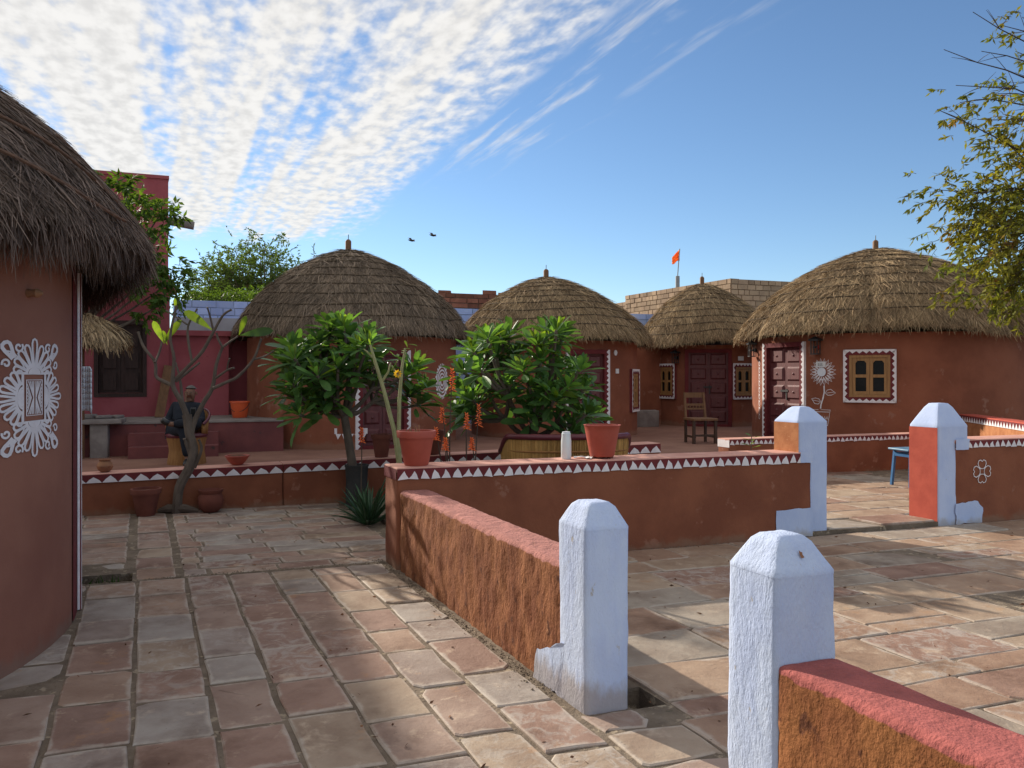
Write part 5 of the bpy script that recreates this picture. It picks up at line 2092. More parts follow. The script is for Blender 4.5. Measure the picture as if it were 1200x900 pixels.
# ------------------------------------------------------------------ person on a cane chair
PB = Vector(((219 - 600) / F * 11.9, 11.9, TZ))
mc = thing('cane_chair', 'ochre cane tub chair under the seated person', 'chair', PB)
prof = [(.27, 0), (.275, .02), (.25, .18), (.25, .24), (.285, .40), (.29, .42)]
MB().lathe(prof, 28).build('base', M['wicker_ochre'], mc, smooth=True)
MB().lathe([(.29, .40), (.30, .43), (.28, .46), (.02, .465)], 28).build('seat', M['rexine'], mc, smooth=True)
mb = MB()
arc = []
for k in range(25):
    a = R(-25 + 230 * k / 24)
    hgt = .46 + .36 * (.5 + .5 * math.sin(a)) ** .8
    arc.append((.31 * math.cos(a), .30 * math.sin(a) + .02, hgt))
for k in range(24):
    a, b_ = arc[k], arc[k + 1]
    mb.poly([(a[0] * .93, a[1] * .93, .42), (b_[0] * .93, b_[1] * .93, .42), b_, a])
o = mb.build('back', M['wicker_ochre'], mc, smooth=True, fix=False)
md = o.modifiers.new('solid', 'SOLIDIFY')
md.thickness = .025
MB().tube(arc, .022, 8).build('rim', M['rexine'], mc, smooth=True, fix=False)


def skinned(name, joints, edges, mat, parent, root_i=0, sub=2):
    me = bpy.data.meshes.new(name)
    me.from_pydata([j[0] for j in joints], edges, [])
    me.update()
    o = link(bpy.data.objects.new(name, me), parent)
    md = o.modifiers.new('skin', 'SKIN')
    md.use_smooth_shade = True
    sv = me.skin_vertices[0].data if me.skin_vertices else None
    if sv is None:
        bm = bmesh.new()
        bm.from_mesh(me)
        bm.verts.layers.skin.verify()
        bm.to_mesh(me)
        bm.free()
        sv = me.skin_vertices[0].data
    for i, j in enumerate(joints):
        rr_ = j[1]
        sv[i].radius = (rr_, rr_) if not isinstance(rr_, tuple) else rr_
        sv[i].use_root = (i == root_i)
    ms = o.modifiers.new('sub', 'SUBSURF')
    ms.levels = sub
    ms.render_levels = sub
    me.materials.append(mat)
    return o


pe = thing('person', 'seated person in dark jacket and trousers, legs crossed, holding a phone', 'person', PB)
J = {}
J['pelvis'] = ((-.08, -.06, .52), .13)
J['waist'] = ((-.08, .02, .64), .125)
J['chest'] = ((-.06, .12, .80), .15)
J['neckb'] = ((-.03, .15, .91), .07)
J['neck'] = ((-.01, .13, .96), .052)
J['chin'] = ((.02, .07, .99), .055)
J['head'] = ((.015, .10, 1.06), .082)
J['crown'] = ((.012, .12, 1.13), .066)
J['shL'] = ((-.23, .12, .85), .068)
J['elL'] = ((-.28, -.02, .62), .047)
J['wrL'] = ((-.02, -.22, .60), .033)
J['shR'] = ((.13, .13, .84), .066)
J['elR'] = ((.22, .0, .63), .047)
J['wrR'] = ((.20, -.20, .68), .032)
J['hipL'] = ((-.15, -.12, .52), .10)
J['knL'] = ((.15, -.46, .53), .07)
J['anL'] = ((.19, -.44, .10), .042)
J['toL'] = ((.22, -.60, .035), .034)
J['hipR'] = ((.02, -.12, .53), .10)
J['knR'] = ((.33, -.36, .64), .072)
J['anR'] = ((-.02, -.56, .62), .042)
J['toR'] = ((-.12, -.62, .70), .034)
E = [('pelvis', 'waist'), ('waist', 'chest'), ('chest', 'neckb'), ('neckb', 'neck'), ('neck', 'chin'), ('neck', 'head'), ('head', 'crown'), ('chest', 'shL'), ('shL', 'elL'), ('elL', 'wrL'),
     ('chest', 'shR'), ('shR', 'elR'), ('elR', 'wrR'), ('pelvis', 'hipL'), ('hipL', 'knL'), ('knL', 'anL'), ('anL', 'toL'), ('pelvis', 'hipR'), ('hipR', 'knR'), ('knR', 'anR'), ('anR', 'toR')]
names = list(J)
jl = [(J[k][0], J[k][1] * (.86 if k not in ('head', 'crown', 'chin', 'neck', 'wrL', 'wrR') else 1)) for k in names]
el = [(names.index(a), names.index(b)) for a, b in E]
for wr, palm, up, fd in (('wrL', (.045, -.255, .595), (0, 0, 1), (.9, -.35, -.05)), ('wrR', (.20, -.235, .72), (1, 0, 0), (.05, -.3, .95))):
    i0 = names.index(wr)
    jl.append((palm, .030))
    ip = len(jl) - 1
    el.append((i0, ip))
    fdv, upv = Vector(fd).normalized(), Vector(up).normalized()
    side = fdv.cross(upv).normalized()
    for k in range(4):
        sp_ = (k - 1.5) * .019
        ln = (.066, .078, .074, .058)[k]
        b0 = Vector(palm) + fdv * .03 + side * sp_
        jl.append((tuple(b0), .0105))
        jl.append((tuple(b0 + fdv * ln * .5 + upv * -.008), .0095))
        jl.append((tuple(b0 + fdv * ln * .85 + upv * -.03), .008))
        n = len(jl)
        el += [(ip, n - 3), (n - 3, n - 2), (n - 2, n - 1)]
    th = Vector(palm) + side * -.035 + fdv * .0
    jl.append((tuple(th), .012))
    jl.append((tuple(th + side * -.012 + fdv * .045), .009))
    n = len(jl)
    el += [(ip, n - 2), (n - 2, n - 1)]
skinned('body', jl, el, M['skin'], pe)


def sub_chain(name, keys, edges, grow, mat):
    ks = list(keys)
    return skinned(name, [(keys[k][0], keys[k][1]) for k in ks], [(ks.index(a), ks.index(b)) for a, b in edges], mat, pe)


jk = {k: (J[k][0], J[k][1] * 1.06 + .012) for k in ('pelvis', 'waist', 'chest', 'shL', 'elL', 'shR', 'elR')}
jk['neckb'] = ((-.04, .15, .895), .078)
jk['wrL'] = (tuple(Vector(J['elL'][0]).lerp(Vector(J['wrL'][0]), .88)), .043)
jk['wrR'] = (tuple(Vector(J['elR'][0]).lerp(Vector(J['wrR'][0]), .86)), .043)
sub_chain('jacket', jk, [('pelvis', 'waist'), ('waist', 'chest'), ('chest', 'neckb'), ('chest', 'shL'), ('shL', 'elL'), ('elL', 'wrL'), ('chest', 'shR'), ('shR', 'elR'), ('elR', 'wrR')], 0, M['navy'])
tr = {'pelvis': ((-.08, -.05, .51), .15)}
for k in ('hipL', 'knL', 'hipR', 'knR'):
    tr[k] = (J[k][0], J[k][1] + .018)
tr['anL'] = (tuple(Vector(J['knL'][0]).lerp(Vector(J['anL'][0]), .92)), .062)
tr['anR'] = (tuple(Vector(J['knR'][0]).lerp(Vector(J['anR'][0]), .92)), .06)
sub_chain('trousers', tr, [('pelvis', 'hipL'), ('hipL', 'knL'), ('knL', 'anL'), ('pelvis', 'hipR'), ('hipR', 'knR'), ('knR', 'anR')], 0, M['navy'])
for a, b_ in (('anL', 'toL'), ('anR', 'toR')):
    q0, q1 = Vector(J[a][0]), Vector(J[b_][0])
    skinned('shoe', [(tuple(q0), .05), (tuple(q0.lerp(q1, .5)), .05), (tuple(q1), .042)], [(0, 1), (1, 2)], M['black'], pe)
hr = MB()
for j in range(6):
    pass
hv, hf = [], []
hc = Vector((.013, .118, 1.085))
for j in range(7):
    el_ = R(20 + 70 * j / 6)
    for k in range(20):
        a = 2 * PI * k / 20
        low = 1.0
        x, y, z = .084 * math.cos(el_) * math.cos(a), .092 * math.cos(el_) * math.sin(a), .088 * math.sin(el_)
        if y < -.02:
            y *= .8
            z = max(z, .045)
        hv.append(hc + Vector((x, y, z)))
for j in range(6):
    for k in range(20):
        hf.append((j * 20 + k, j * 20 + (k + 1) % 20, (j + 1) * 20 + (k + 1) % 20, (j + 1) * 20 + k))
MB().add(hv, hf).build('hair', M['hair'], pe, smooth=True)
fm_ = MB()
MB().lathe([(.004, -.02), (.014, -.012), (.010, .012), (.003, .028)], 8, (.022, .012, 1.035)).build('nose', M['skin'], pe, smooth=True)
for sx in (-1, 1):
    MB().lathe([(.003, -.008), (.010, 0), (.003, .008)], 8, (.02 + sx * .032, .024, 1.062)).build('eye', M['black'], pe, smooth=True)
    MB().lathe([(.006, -.028), (.014, 0), (.006, .028)], 8, (.014 + sx * .088, .11, 1.05)).build('ear', M['skin'], pe, smooth=True)
MB().tube([(-.002, .020, 1.0), (.022, .012, 1.0), (.046, .022, 1.0)], .006, 6).build('mouth', M['pot_dark'], pe, smooth=True)
MB().tube([(J['wrL'][0][0] + .033 * math.cos(a) * .35, J['wrL'][0][1] + .036 * math.cos(a), J['wrL'][0][2] + .036 * math.sin(a)) for a in [k * PI / 8 for k in range(17)]], .007, 6).build('watch', M['gold'], pe, smooth=True)
phn = thing('phone', 'dark phone held up in the hand of the seated person', 'phone', PB + Vector((.215, -.30, .70)), R(20))
rbox('case', M['black'], lambda x, y, z: Vector((x, y + z * .25, z)), (-.038, .038, -.005, .005, 0, .15), phn, r=.004, step=.05, amp=0)
MB().box(-.03, .03, -.0085, -.006, .02, .13).build('screen', M['glass'], phn)

# ------------------------------------------------------------------ vegetation
def leaf_mesh(name, mat, wid=.17, droop=.14, fold=.05, twist=0.0):
    prof = [(0, .008), (.10, .03), (.30, .62 * wid), (.55, .95 * wid), (.75, wid), (.90, .70 * wid), (1.0, .0)]
    vs, fs = [], []
    for f, w in prof:
        z = -droop * f * f
        tw = twist * f
        if w <= 0:
            vs.append((f, 0, z))
            break
        vs += [(f, -w, z + fold * w / wid + tw * w), (f, 0, z), (f, w, z + fold * w / wid - tw * w)]
    n = len(prof) - 1
    for i in range(n - 1):
        a, b_ = i * 3, (i + 1) * 3
        fs += [(a, b_, b_ + 1, a + 1), (a + 1, b_ + 1, b_ + 2, a + 2)]
    a = (n - 1) * 3
    t = n * 3
    fs += [(a, t, a + 1), (a + 1, t, a + 2)]
    me = bpy.data.meshes.new(name)
    me.from_pydata(vs, [], fs)
    me.polygons.foreach_set('use_smooth', [True] * len(fs))
    me.update()
    me.materials.append(mat)
    return me


LEAF = [leaf_mesh('leaf', M['leaf'], .150, .06, .03), leaf_mesh('leaf', M['leaf'], .16, .14, .04, .15), leaf_mesh('leaf', M['leaf'], .14, .10, .04, -.2)]
YLEAF = [leaf_mesh('leaf', M['leaf_young'], .145, .04, .05), leaf_mesh('leaf', M['leaf_young'], .135, .10, .05, .15)]


def leaf_matrix(p, d, up, ln):
    d = d.normalized()
    y = up.cross(d)
    if y.length < 1e-4:
        y = d.orthogonal()
    y.normalize()
    z = d.cross(y)
    return Matrix(((d.x * ln, y.x * ln, z.x * ln, p.x), (d.y * ln, y.y * ln, z.y * ln, p.y), (d.z * ln, y.z * ln, z.z * ln, p.z), (0, 0, 0, 1)))


def curve_pts(a, b_, sag, n=6, side=None):
    a, b_ = Vector(a), Vector(b_)
    side = side or Vector((0, 0, -1))
    return [a.lerp(b_, k / n) + side * sag * math.sin(PI * k / n) for k in range(n + 1)]


def frangipani(label, base, fork_h, ros, seed, leaf_len=.27, nl=13, trunk_r=.05, lean=(0, 0)):
    """ros: rosette centres in world coordinates"""
    g = random.Random(seed)
    root = thing('frangipani_tree', label, 'tree', base)
    B = Vector(base)
    rel = [Vector(r_) - B for r_ in ros]
    cen = sum(rel, Vector((0, 0, 0))) / len(rel)
    fork = Vector((lean[0], lean[1], fork_h))
    tr = MB()
    tr.tube([(0, 0, -.05), (lean[0] * .3, lean[1] * .3, fork_h * .4), (lean[0] * .7, lean[1] * .7, fork_h * .75), fork], [trunk_r * 1.15, trunk_r, trunk_r * .92, trunk_r * .85], 10)
    # limbs by sector
    sect = {}
    for r_ in rel:
        k = (int((math.atan2(r_.y - fork.y, r_.x - fork.x) + PI) / (2 * PI) * 6), r_.z > cen.z)
        sect.setdefault(k, []).append(r_)
    for k, lst in sect.items():
        c = sum(lst, Vector((0, 0, 0))) / len(lst)
        mid = fork.lerp(c, .55) + Vector((g.uniform(-.05, .05), g.uniform(-.05, .05), -.04))
        tr.tube(curve_pts(fork - Vector((0, 0, .03)), mid, .05, 5), [trunk_r * .62, trunk_r * .58, trunk_r * .54, trunk_r * .5, trunk_r * .48, trunk_r * .45], 7)
        for r_ in lst:
            tr.tube(curve_pts(mid, r_, .06, 4), [trunk_r * .42, trunk_r * .38, trunk_r * .36, trunk_r * .34, trunk_r * .36], 6)
    tr.build('trunk', M['bark'], root, smooth=True, fix=False)
    leaves = []
    for r_ in rel:
        ax = (r_ - Vector((cen.x, cen.y, cen.z - .55)))
        ax.normalize()
        ax = (ax * .62 + Vector((0, 0, .75))).normalized()
        u = ax.orthogonal().normalized()
        v = ax.cross(u)
        n = nl + g.randint(-2, 4)
        a0 = g.uniform(0, 6)
        for k in range(n):
            f = k / (n - 1)
            a = a0 + k * 2.39996
            el_ = R(76 - 84 * f + g.uniform(-9, 9))
            d = (u * math.cos(a) + v * math.sin(a)) * math.cos(el_) + ax * math.sin(el_)
            ln = leaf_len * (.62 + .5 * min(1, f * 1.6)) * g.uniform(.8, 1.15)
            p = r_ + d * .015 - ax * .06 * f
            leaves.append((leaf_matrix(p, d, ax + Vector((g.uniform(-.3, .3), g.uniform(-.3, .3), 0)), ln), f < .2 and g.random() < .6 and r_.z > cen.z, p))
    camv = Vector((0, 0, EYE)) - B
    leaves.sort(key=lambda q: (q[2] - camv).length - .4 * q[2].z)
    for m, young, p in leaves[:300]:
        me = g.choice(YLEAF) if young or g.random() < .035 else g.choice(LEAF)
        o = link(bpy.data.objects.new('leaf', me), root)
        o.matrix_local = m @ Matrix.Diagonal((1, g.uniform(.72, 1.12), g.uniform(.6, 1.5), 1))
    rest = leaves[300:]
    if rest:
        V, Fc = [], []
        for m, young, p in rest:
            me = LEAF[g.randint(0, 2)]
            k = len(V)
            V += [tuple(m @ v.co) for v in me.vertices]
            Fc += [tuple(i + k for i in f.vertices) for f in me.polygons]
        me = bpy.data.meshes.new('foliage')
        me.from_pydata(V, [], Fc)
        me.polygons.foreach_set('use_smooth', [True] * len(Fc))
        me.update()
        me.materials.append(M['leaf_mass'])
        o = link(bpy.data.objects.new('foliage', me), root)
        o['kind'] = 'stuff'
    return root


rg = random.Random(5)
r1 = [(343, 407), (332, 424), (365, 413), (387, 387), (404, 384), (402, 405), (432, 402), (413, 420), (384, 424), (354, 433), (441, 424), (343, 450), (367, 455), (397, 448), (333, 460),
      (361, 472), (351, 486), (380, 478), (421, 436), (434, 452), (446, 440), (345, 420), (375, 400), (420, 408), (358, 420), (396, 432), (372, 440), (410, 440), (350, 465), (390, 465), (425, 420), (408, 396)]
r1b = [(486, 430), (495, 455), (491, 474), (480, 462), (476, 440)]
Y1 = 9.75
ros1 = [PX(u, v, Y1 + rg.uniform(-.45, .5)) for u, v in r1] + [PX(u, v, Y1 + .2 + rg.uniform(-.2, .2)) for u, v in r1b]
ros1 += [PX(u + rg.uniform(-6, 6), v + rg.uniform(-8, 6), Y1 + rg.uniform(.4, .9)) for u, v in r1[::3]]
bp1 = PX(418, 560, Y1 + .05)
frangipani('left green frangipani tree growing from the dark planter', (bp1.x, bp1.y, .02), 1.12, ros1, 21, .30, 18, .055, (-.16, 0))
pl_ = thing('planter', 'dark round planter in front of the border wall under the left frangipani', 'planter', (bp1.x, bp1.y, .0))
MB().lathe([(.125, 0), (.135, .03), (.13, .30), (.14, .47), (.148, .48), (.148, .50), (.12, .50), (.118, .45), (.003, .44)], 24).build('planter_body', M['black'] if False else pmat('dark_planter', (.05, .05, .05), (.035, .036, .036), 6, .8, .3, 40), pl_, smooth=True)
MB().lathe([(.118, .44), (.11, .46), (.05, .475), (.003, .475)], 16, wob=.03).build('soil', M['soil'], pl_, smooth=True)

r2 = [(571, 394), (589, 393), (597, 388), (639, 386), (652, 384), (630, 400), (645, 399), (658, 394), (554, 408), (582, 413), (604, 413), (543, 433), (563, 431), (591, 431), (613, 431), (634, 420),
      (652, 431), (669, 433), (680, 430), (543, 459), (571, 450), (554, 466), (597, 448), (621, 450), (641, 454), (665, 450), (684, 452), (597, 467), (626, 474), (649, 467), (669, 470), (540, 482),
      (554, 483), (621, 489), (652, 487), (673, 487), (688, 482), (670, 503)]
Y2 = 9.35
ros2 = [PX(u, v + 3, Y2 + rg.uniform(-.5, .5)) for u, v in r2]
ros2 += [PX(u + rg.uniform(-6, 6), v + rg.uniform(-4, 8), Y2 + rg.uniform(.4, .8)) for u, v in r2[::4]]
bp2_ = PX(620, 560, Y2 + .1)
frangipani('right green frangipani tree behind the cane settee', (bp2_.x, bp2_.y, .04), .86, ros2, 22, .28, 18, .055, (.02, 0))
fl2 = MB()
# bare frangipani at left, drawn limb by limb
YB = 9.25
bb = PX(207, 602, YB)
bt_ = thing('bare_frangipani_tree', 'nearly leafless grey frangipani tree in front of the seated person', 'tree', (bb.x, bb.y, 0))
limbs = [
    ([(207, 604), (210, 572), (222, 548), (227, 528), (222, 508), (219, 486)], [.070, .062, .066, .062, .062, .060], 0),
    ([(220, 490), (212, 470), (202.5, 451), (204, 420), (199.5, 394), (207, 358)], [.055, .046, .036, .026, .020, .017], -.05),
    ([(203, 452), (192, 447), (183, 441), (181.5, 424), (168, 406), (162, 389)], [.034, .030, .027, .024, .022, .018], .12),
    ([(181.5, 425), (187, 412), (190.5, 396)], [.020, .018, .015], .2),
    ([(203, 447), (222, 428), (237, 412), (249, 391), (261, 370), (271, 363)], [.034, .031, .029, .025, .020, .016], -.15),
    ([(225, 424), (221, 402), (220.5, 382), (231, 362)], [.022, .020, .017, .013], .1),
    ([(219, 380), (207, 372), (195, 364)], [.015, .014, .012], .2),
    ([(250, 388), (247, 374), (243, 360)], [.018, .016, .013], -.1),
    ([(206, 447), (220, 436), (234, 425)], [.026, .021, .014], .15),
    ([(224, 512), (227, 496), (238, 473), (249, 454), (253.5, 427), (261, 406)], [.048, .045, .040, .034, .028, .023], .1),
    ([(261, 407), (256, 398), (253.5, 390)], [.02, .017, .014], 0),
    ([(261, 407), (270, 400), (279, 394)], [.02, .017, .013], .05),
    ([(250, 455), (265, 448), (279, 441), (297, 421), (306, 397)], [.028, .026, .024, .021, .016], 0),
    ([(297, 421), (309, 418), (321, 411)], [.018, .015, .011], .05),
    ([(253, 443), (266, 434), (274, 431)], [.022, .018, .014], -.08),
    ([(266, 434), (267, 427), (269, 420)], [.016, .013, .011], -.08),
    ([(219, 500), (214, 470), (211, 445), (206, 425)], [.034, .026, .020, .013], .15),
    ([(225, 540), (219, 522), (216, 514)], [.030, .030, .02], -.06),
    ([(228, 548), (236, 527), (233, 515)], [.028, .026, .018], -.04),
]
tb_ = MB()
for pts, rad, dy in limbs:
    n = len(pts)
    P = []
    for i, (u, v) in enumerate(pts):
        q = PX(u, v, YB + dy * (i / max(1, n - 1)))
        P.append(q - Vector((bb.x, bb.y, 0)))
    # smooth
    Q, Rr_ = [], []
    for i in range(n - 1):
        p0, p1, p2, p3 = P[max(i - 1, 0)], P[i], P[i + 1], P[min(i + 2, n - 1)]
        for k in range(4):
            t = k / 4
            Q.append(.5 * ((2 * p1) + (p2 - p0) * t + (2 * p0 - 5 * p1 + 4 * p2 - p3) * t * t + (3 * p1 - p0 - 3 * p2 + p3) * t ** 3))
            Rr_.append((rad[i] + (rad[i + 1] - rad[i]) * t) * (.72 if rad[0] < .06 else .88) + rg.uniform(-.001, .0015))
    Q.append(P[-1])
    Rr_.append(rad[-1])
    tb_.tube(Q, Rr_, 8)
tb_.tube([(-.22, .02, .02), (-.1, 0, .05), (.1, .0, .05), (.24, .03, .02)], [.02, .05, .05, .02], 8)
tb_.build('trunk', M['bark'], bt_, smooth=True, fix=False)
for (u0, v0, u1, v1, yg, ln, me) in ((192, 402, 180, 377, 1, .27, YLEAF[0]), (192, 403, 210, 376, 1, .3, YLEAF[1]), (196, 404, 191, 388, 1, .16, YLEAF[0]), (249, 387, 217, 364, 1, .38, YLEAF[1]),
                                     (280, 393, 288, 371, 1, .24, YLEAF[0]), (281, 393, 318, 387, 0, .4, LEAF[0]), (206, 362, 205, 350, 1, .14, YLEAF[0])):
    a, b_ = PX(u0, v0, YB), PX(u1, v1, YB - .03)
    o = link(bpy.data.objects.new('leaf', me), bt_)
    o.matrix_local = leaf_matrix(a - Vector((bb.x, bb.y, 0)), b_ - a, Vector((.25, -1, .45)), (b_ - a).length * 1.05) @ Matrix.Diagonal((1, .95, 1, 1))


def leaves_np(name, base, d, ln, wd, mat, parent, seed):
    g = np.random.default_rng(seed)
    n = len(base)
    d = d / (np.linalg.norm(d, axis=1, keepdims=True) + 1e-9)
    rv = g.normal(0, 1, (n, 3))
    side = np.cross(d, rv)
    side /= (np.linalg.norm(side, axis=1, keepdims=True) + 1e-9)
    nn = np.cross(side, d)
    b = base
    t = base + d * ln[:, None]
    md_ = base + d * (ln * .45)[:, None]
    l = md_ + side * (wd / 2)[:, None] + nn * (wd * .12)[:, None]
    r_ = md_ - side * (wd / 2)[:, None] + nn * (wd * .12)[:, None]
    V = np.stack([b, l, t, r_], 1).reshape(-1, 3)
    k = np.arange(n)[:, None] * 4
    Fc = np.concatenate([k + np.array([[0, 1, 2]]), k + np.array([[0, 2, 3]])])
    o = np_mesh(name, V, Fc, mat, parent, smooth=False)
    o['kind'] = 'stuff'
    return o


def twig_leaves(tips, g, per, spread, ln, wd, droop):
    """leaflets set along short twigs ending at each tip; tips: (point, direction)"""
    Bp, D, L2, W2 = [], [], [], []
    tw = []
    for p, d in tips:
        tl = spread * g.uniform(.6, 1.3)
        e = (d + Vector((g.uniform(-.8, .8), g.uniform(-.8, .8), g.uniform(-.5, .5)))).normalized()
        pts = [p + e * tl * f + Vector((0, 0, -droop * tl * f * f)) for f in (0, .33, .66, 1)]
        tw.append(pts)
        for k in range(per):
            f = g.uniform(.1, 1.0)
            q = p + e * tl * f + Vector((0, 0, -droop * tl * f * f))
            dd = (e * .6 + Vector((g.uniform(-1, 1), g.uniform(-1, 1), g.uniform(-1, .6) - droop))).normalized()
            Bp.append(q), D.append(dd), L2.append(ln * g.uniform(.6, 1.3)), W2.append(wd * g.uniform(.7, 1.2))
    return np.array(Bp), np.array(D), np.array(L2), np.array(W2), tw


# leafy tree behind the near hut
g = random.Random(31)
mt0 = Vector((-7.6, 13.4, .25))
mt = thing('leafy_tree', 'bright green leafy tree between the near hut and the pink house', 'tree', mt0)
blobs = [(150, 228, .34), (128, 222, .3), (168, 240, .3), (146, 262, .34), (176, 268, .25), (190, 248, .22), (205, 252, .16), (168, 296, .25), (190, 306, .3), (206, 325, .28), (178, 330, .3), (200, 350, .26),
         (150, 320, .3), (172, 366, .16), (125, 260, .35), (115, 300, .4), (112, 382, .16), (80, 250, .5), (60, 320, .5), (30, 280, .6)]
tips, wood = [], MB()
trunk_top = PX(72, 340, 13.4) - mt0
wood.tube([(0, 0, -.1), (.05, 0, 1.0), (trunk_top.x * .8, 0, 1.8), trunk_top], [.11, .09, .08, .06], 9)
for (u, v, r_) in blobs:
    r_ *= .95
    c = PX(u, v, 13.3 + g.uniform(-.6, .6)) - mt0
    q = curve_pts((trunk_top.x * .8, 0, 1.9), c, .12, 5)
    wood.tube(q, [.035, .028, .022, .018, .014, .010], 6)
    for k in range(int(18 * (r_ / .3) ** 2) + 6):
        e = Vector((g.gauss(0, 1), g.gauss(0, 1), g.gauss(0, .8)))
        e = e.normalized() * r_ * g.random() ** .5
        tips.append((c + e * .85, e.normalized()))
Bp, D, L2, W2, tw = twig_leaves(tips, g, 8, .18, .15, .055, .3)
for pts in tw[::3]:
    wood.tube(pts, [.005, .004, .003, .002], 4, cap=False)
wood.build('trunk', M['bark'], mt, smooth=True, fix=False)
leaves_np('crown', Bp, D, L2, W2, M['leaf_mango'], mt, 41)

# feathery acacia far behind
g = random.Random(32)
ac0 = PX(312, 440, 34)
ac = thing('acacia_tree', 'feathery pale green acacia behind the boundary wall', 'tree', (ac0.x, 34, 0))
wood = MB()
wood.tube([(0, 0, -.2), (.1, 0, 2.5), (-.05, 0, 4.0)], [.2, .16, .12], 8)
tips = []
for k in range(56):
    u = g.uniform(222, 386)
    f = (u - 305) / 78
    vtop = 283 + 42 * abs(f) ** 2.0
    v = vtop + g.random() ** 1.3 * (352 - vtop) + g.uniform(-3, 3)
    c = PX(u, v, 34 + g.uniform(-2, 2)) - Vector((ac0.x, 34, 0))
    q = curve_pts((-.05 + g.uniform(-.1, .1), 0, 3.6 + g.uniform(-.8, .4)), c, .35, 6)
    wood.tube(q, [.06, .05, .04, .032, .025, .018, .010], 5)
    for m in range(34):
        e = Vector((g.gauss(0, 1), g.gauss(0, 1), g.gauss(0, .45) + .2)) * .30
        b_ = q[4].lerp(q[6], g.random())
        tips.append((b_ + e, (e + Vector((0, 0, .1))).normalized()))
Bp, D, L2, W2, tw = twig_leaves(tips, g, 14, .5, .15, .06, -.15)
for pts in tw[::2]:
    wood.tube(pts, [.010, .008, .006, .004], 3, cap=False)
wood.build('trunk', M['bark'], ac, smooth=True, fix=False)
leaves_np('crown', Bp, D, L2, W2, M['leaf_acacia'], ac, 42)
# greener small tree low behind the wall, left of the acacia
g = random.Random(36)
lt0 = PX(262, 440, 27)
lt = thing('low_tree', 'low bright green tree top just above the blue-white wall', 'tree', (lt0.x, 27, 0))
wood = MB().tube([(0, 0, -.2), (.05, 0, 2.0), (0, 0, 3.4)], [.12, .1, .07], 7)
tips = []
for k in range(60):
    c = PX(g.uniform(222, 330), 352 - g.random() ** 1.6 * 12 + 6, 27 + g.uniform(-1, 1)) - Vector((lt0.x, 27, 0))
    wood.tube(curve_pts((0, 0, 3.2), c, .1, 3), [.03, .025, .018, .01], 4)
    for m in range(16):
        e = Vector((g.gauss(0, 1), g.gauss(0, 1), g.gauss(0, .8))) * .16
        tips.append((c + e, e.normalized()))
Bp, D, L2, W2, tw = twig_leaves(tips, g, 8, .22, .12, .055, .1)
wood.build('trunk', M['bark'], lt, smooth=True, fix=False)
leaves_np('crown', Bp, D, L2, W2, M['leaf_mango'], lt, 43)

# yellowing tree leaning in from the right
g = random.Random(33)
YN = 10.0
nt0 = Vector((8.7, 10.3, .05))
nt = thing('neem_tree', 'yellowing feathery tree leaning in at the right edge', 'tree', nt0)
wood = MB()
tt_ = Vector((-.3, -.1, 3.0))
wood.tube([(0, 0, -.1), (-.05, 0, 1.2), (-.2, -.05, 2.2), tt_], [.17, .15, .13, .11], 10)
ends = [(1098, 128, .0), (1106, 58, .0), (1140, 14, .0), (1120, 100, .1), (1150, 60, .15), (1125, 120, .6), (1145, 140, .8), (1165, 110, .7), (1185, 140, 1), (1160, 165, .6), (1180, 180, .9),
        (1095, 222, .8), (1108, 238, 1), (1125, 250, 1), (1145, 235, 1), (1165, 220, 1), (1185, 225, 1), (1105, 272, .8), (1120, 285, 1), (1140, 275, 1), (1160, 265, 1), (1185, 270, 1),
        (1130, 310, .9), (1150, 305, 1), (1170, 310, 1), (1192, 315, 1), (1135, 338, .8), (1160, 342, .9), (1182, 350, 1), (1198, 360, 1), (1175, 335, 1), (1195, 190, 1), (1190, 60, .3), (1175, 30, .3), (1198, 20, .5),
        (1200, 110, .8), (1200, 250, 1), (1205, 300, 1)]
ends += [(1215 + g.random() * 300, -40 + g.random() * 360, .7) for _ in range(46)]
tips = []
hub = [Vector((-.9, -.1, 3.6)), Vector((-.6, -.2, 4.6)), Vector((-.2, 0, 4.2)), Vector((.5, .1, 4.4)), Vector((-.8, .2, 2.9))]
for h in hub:
    wood.tube(curve_pts(tt_, h, -.08, 4), [.07, .062, .055, .048, .042], 7)
for (u, v, dn) in ends:
    c = PX(u, v, YN + g.uniform(-.5, .6)) - nt0
    h = min(hub, key=lambda q: (q - c).length)
    q = curve_pts(h, c, -.10 + g.uniform(-.05, .05), 7)
    q = [x + Vector((g.gauss(0, .03), g.gauss(0, .03), g.gauss(0, .03))) if 0 < i_ < 7 else x for i_, x in enumerate(q)]
    wood.tube(q, [.024, .020, .017, .014, .011, .008, .006, .004], 5)
    for m in range(7):
        a = q[g.randint(3, 6)]
        e = ((c - h).normalized() + Vector((g.gauss(0, .5), g.gauss(0, .5), g.gauss(.1, .45)))).normalized()
        wood.tube([a, a + e * .14, a + e * .30 + Vector((0, 0, -.02))], [.005, .004, .002], 4, cap=False)
        if g.random() < dn * .55:
            tips.append((a + e * .15, e))
    for m in range(int((28 if v > 160 else 16) * dn)):
        e = Vector((g.gauss(0, 1), g.gauss(0, 1), g.gauss(0, .9))) * .125
        tips.append((q[g.choice((5, 6, 7))] + e, ((c - h).normalized() + e * 3).normalized()))
Bp, D, L2, W2, tw = twig_leaves(tips, g, 10, .18, .098, .034, .45)
for pts in tw:
    wood.tube(pts, [.004, .003, .0025, .002], 3, cap=False)
wood.build('trunk', M['bark_dark'], nt, smooth=True, fix=False)
leaves_np('crown', Bp, D, L2, W2, M['leaf_neem'], nt, 44)


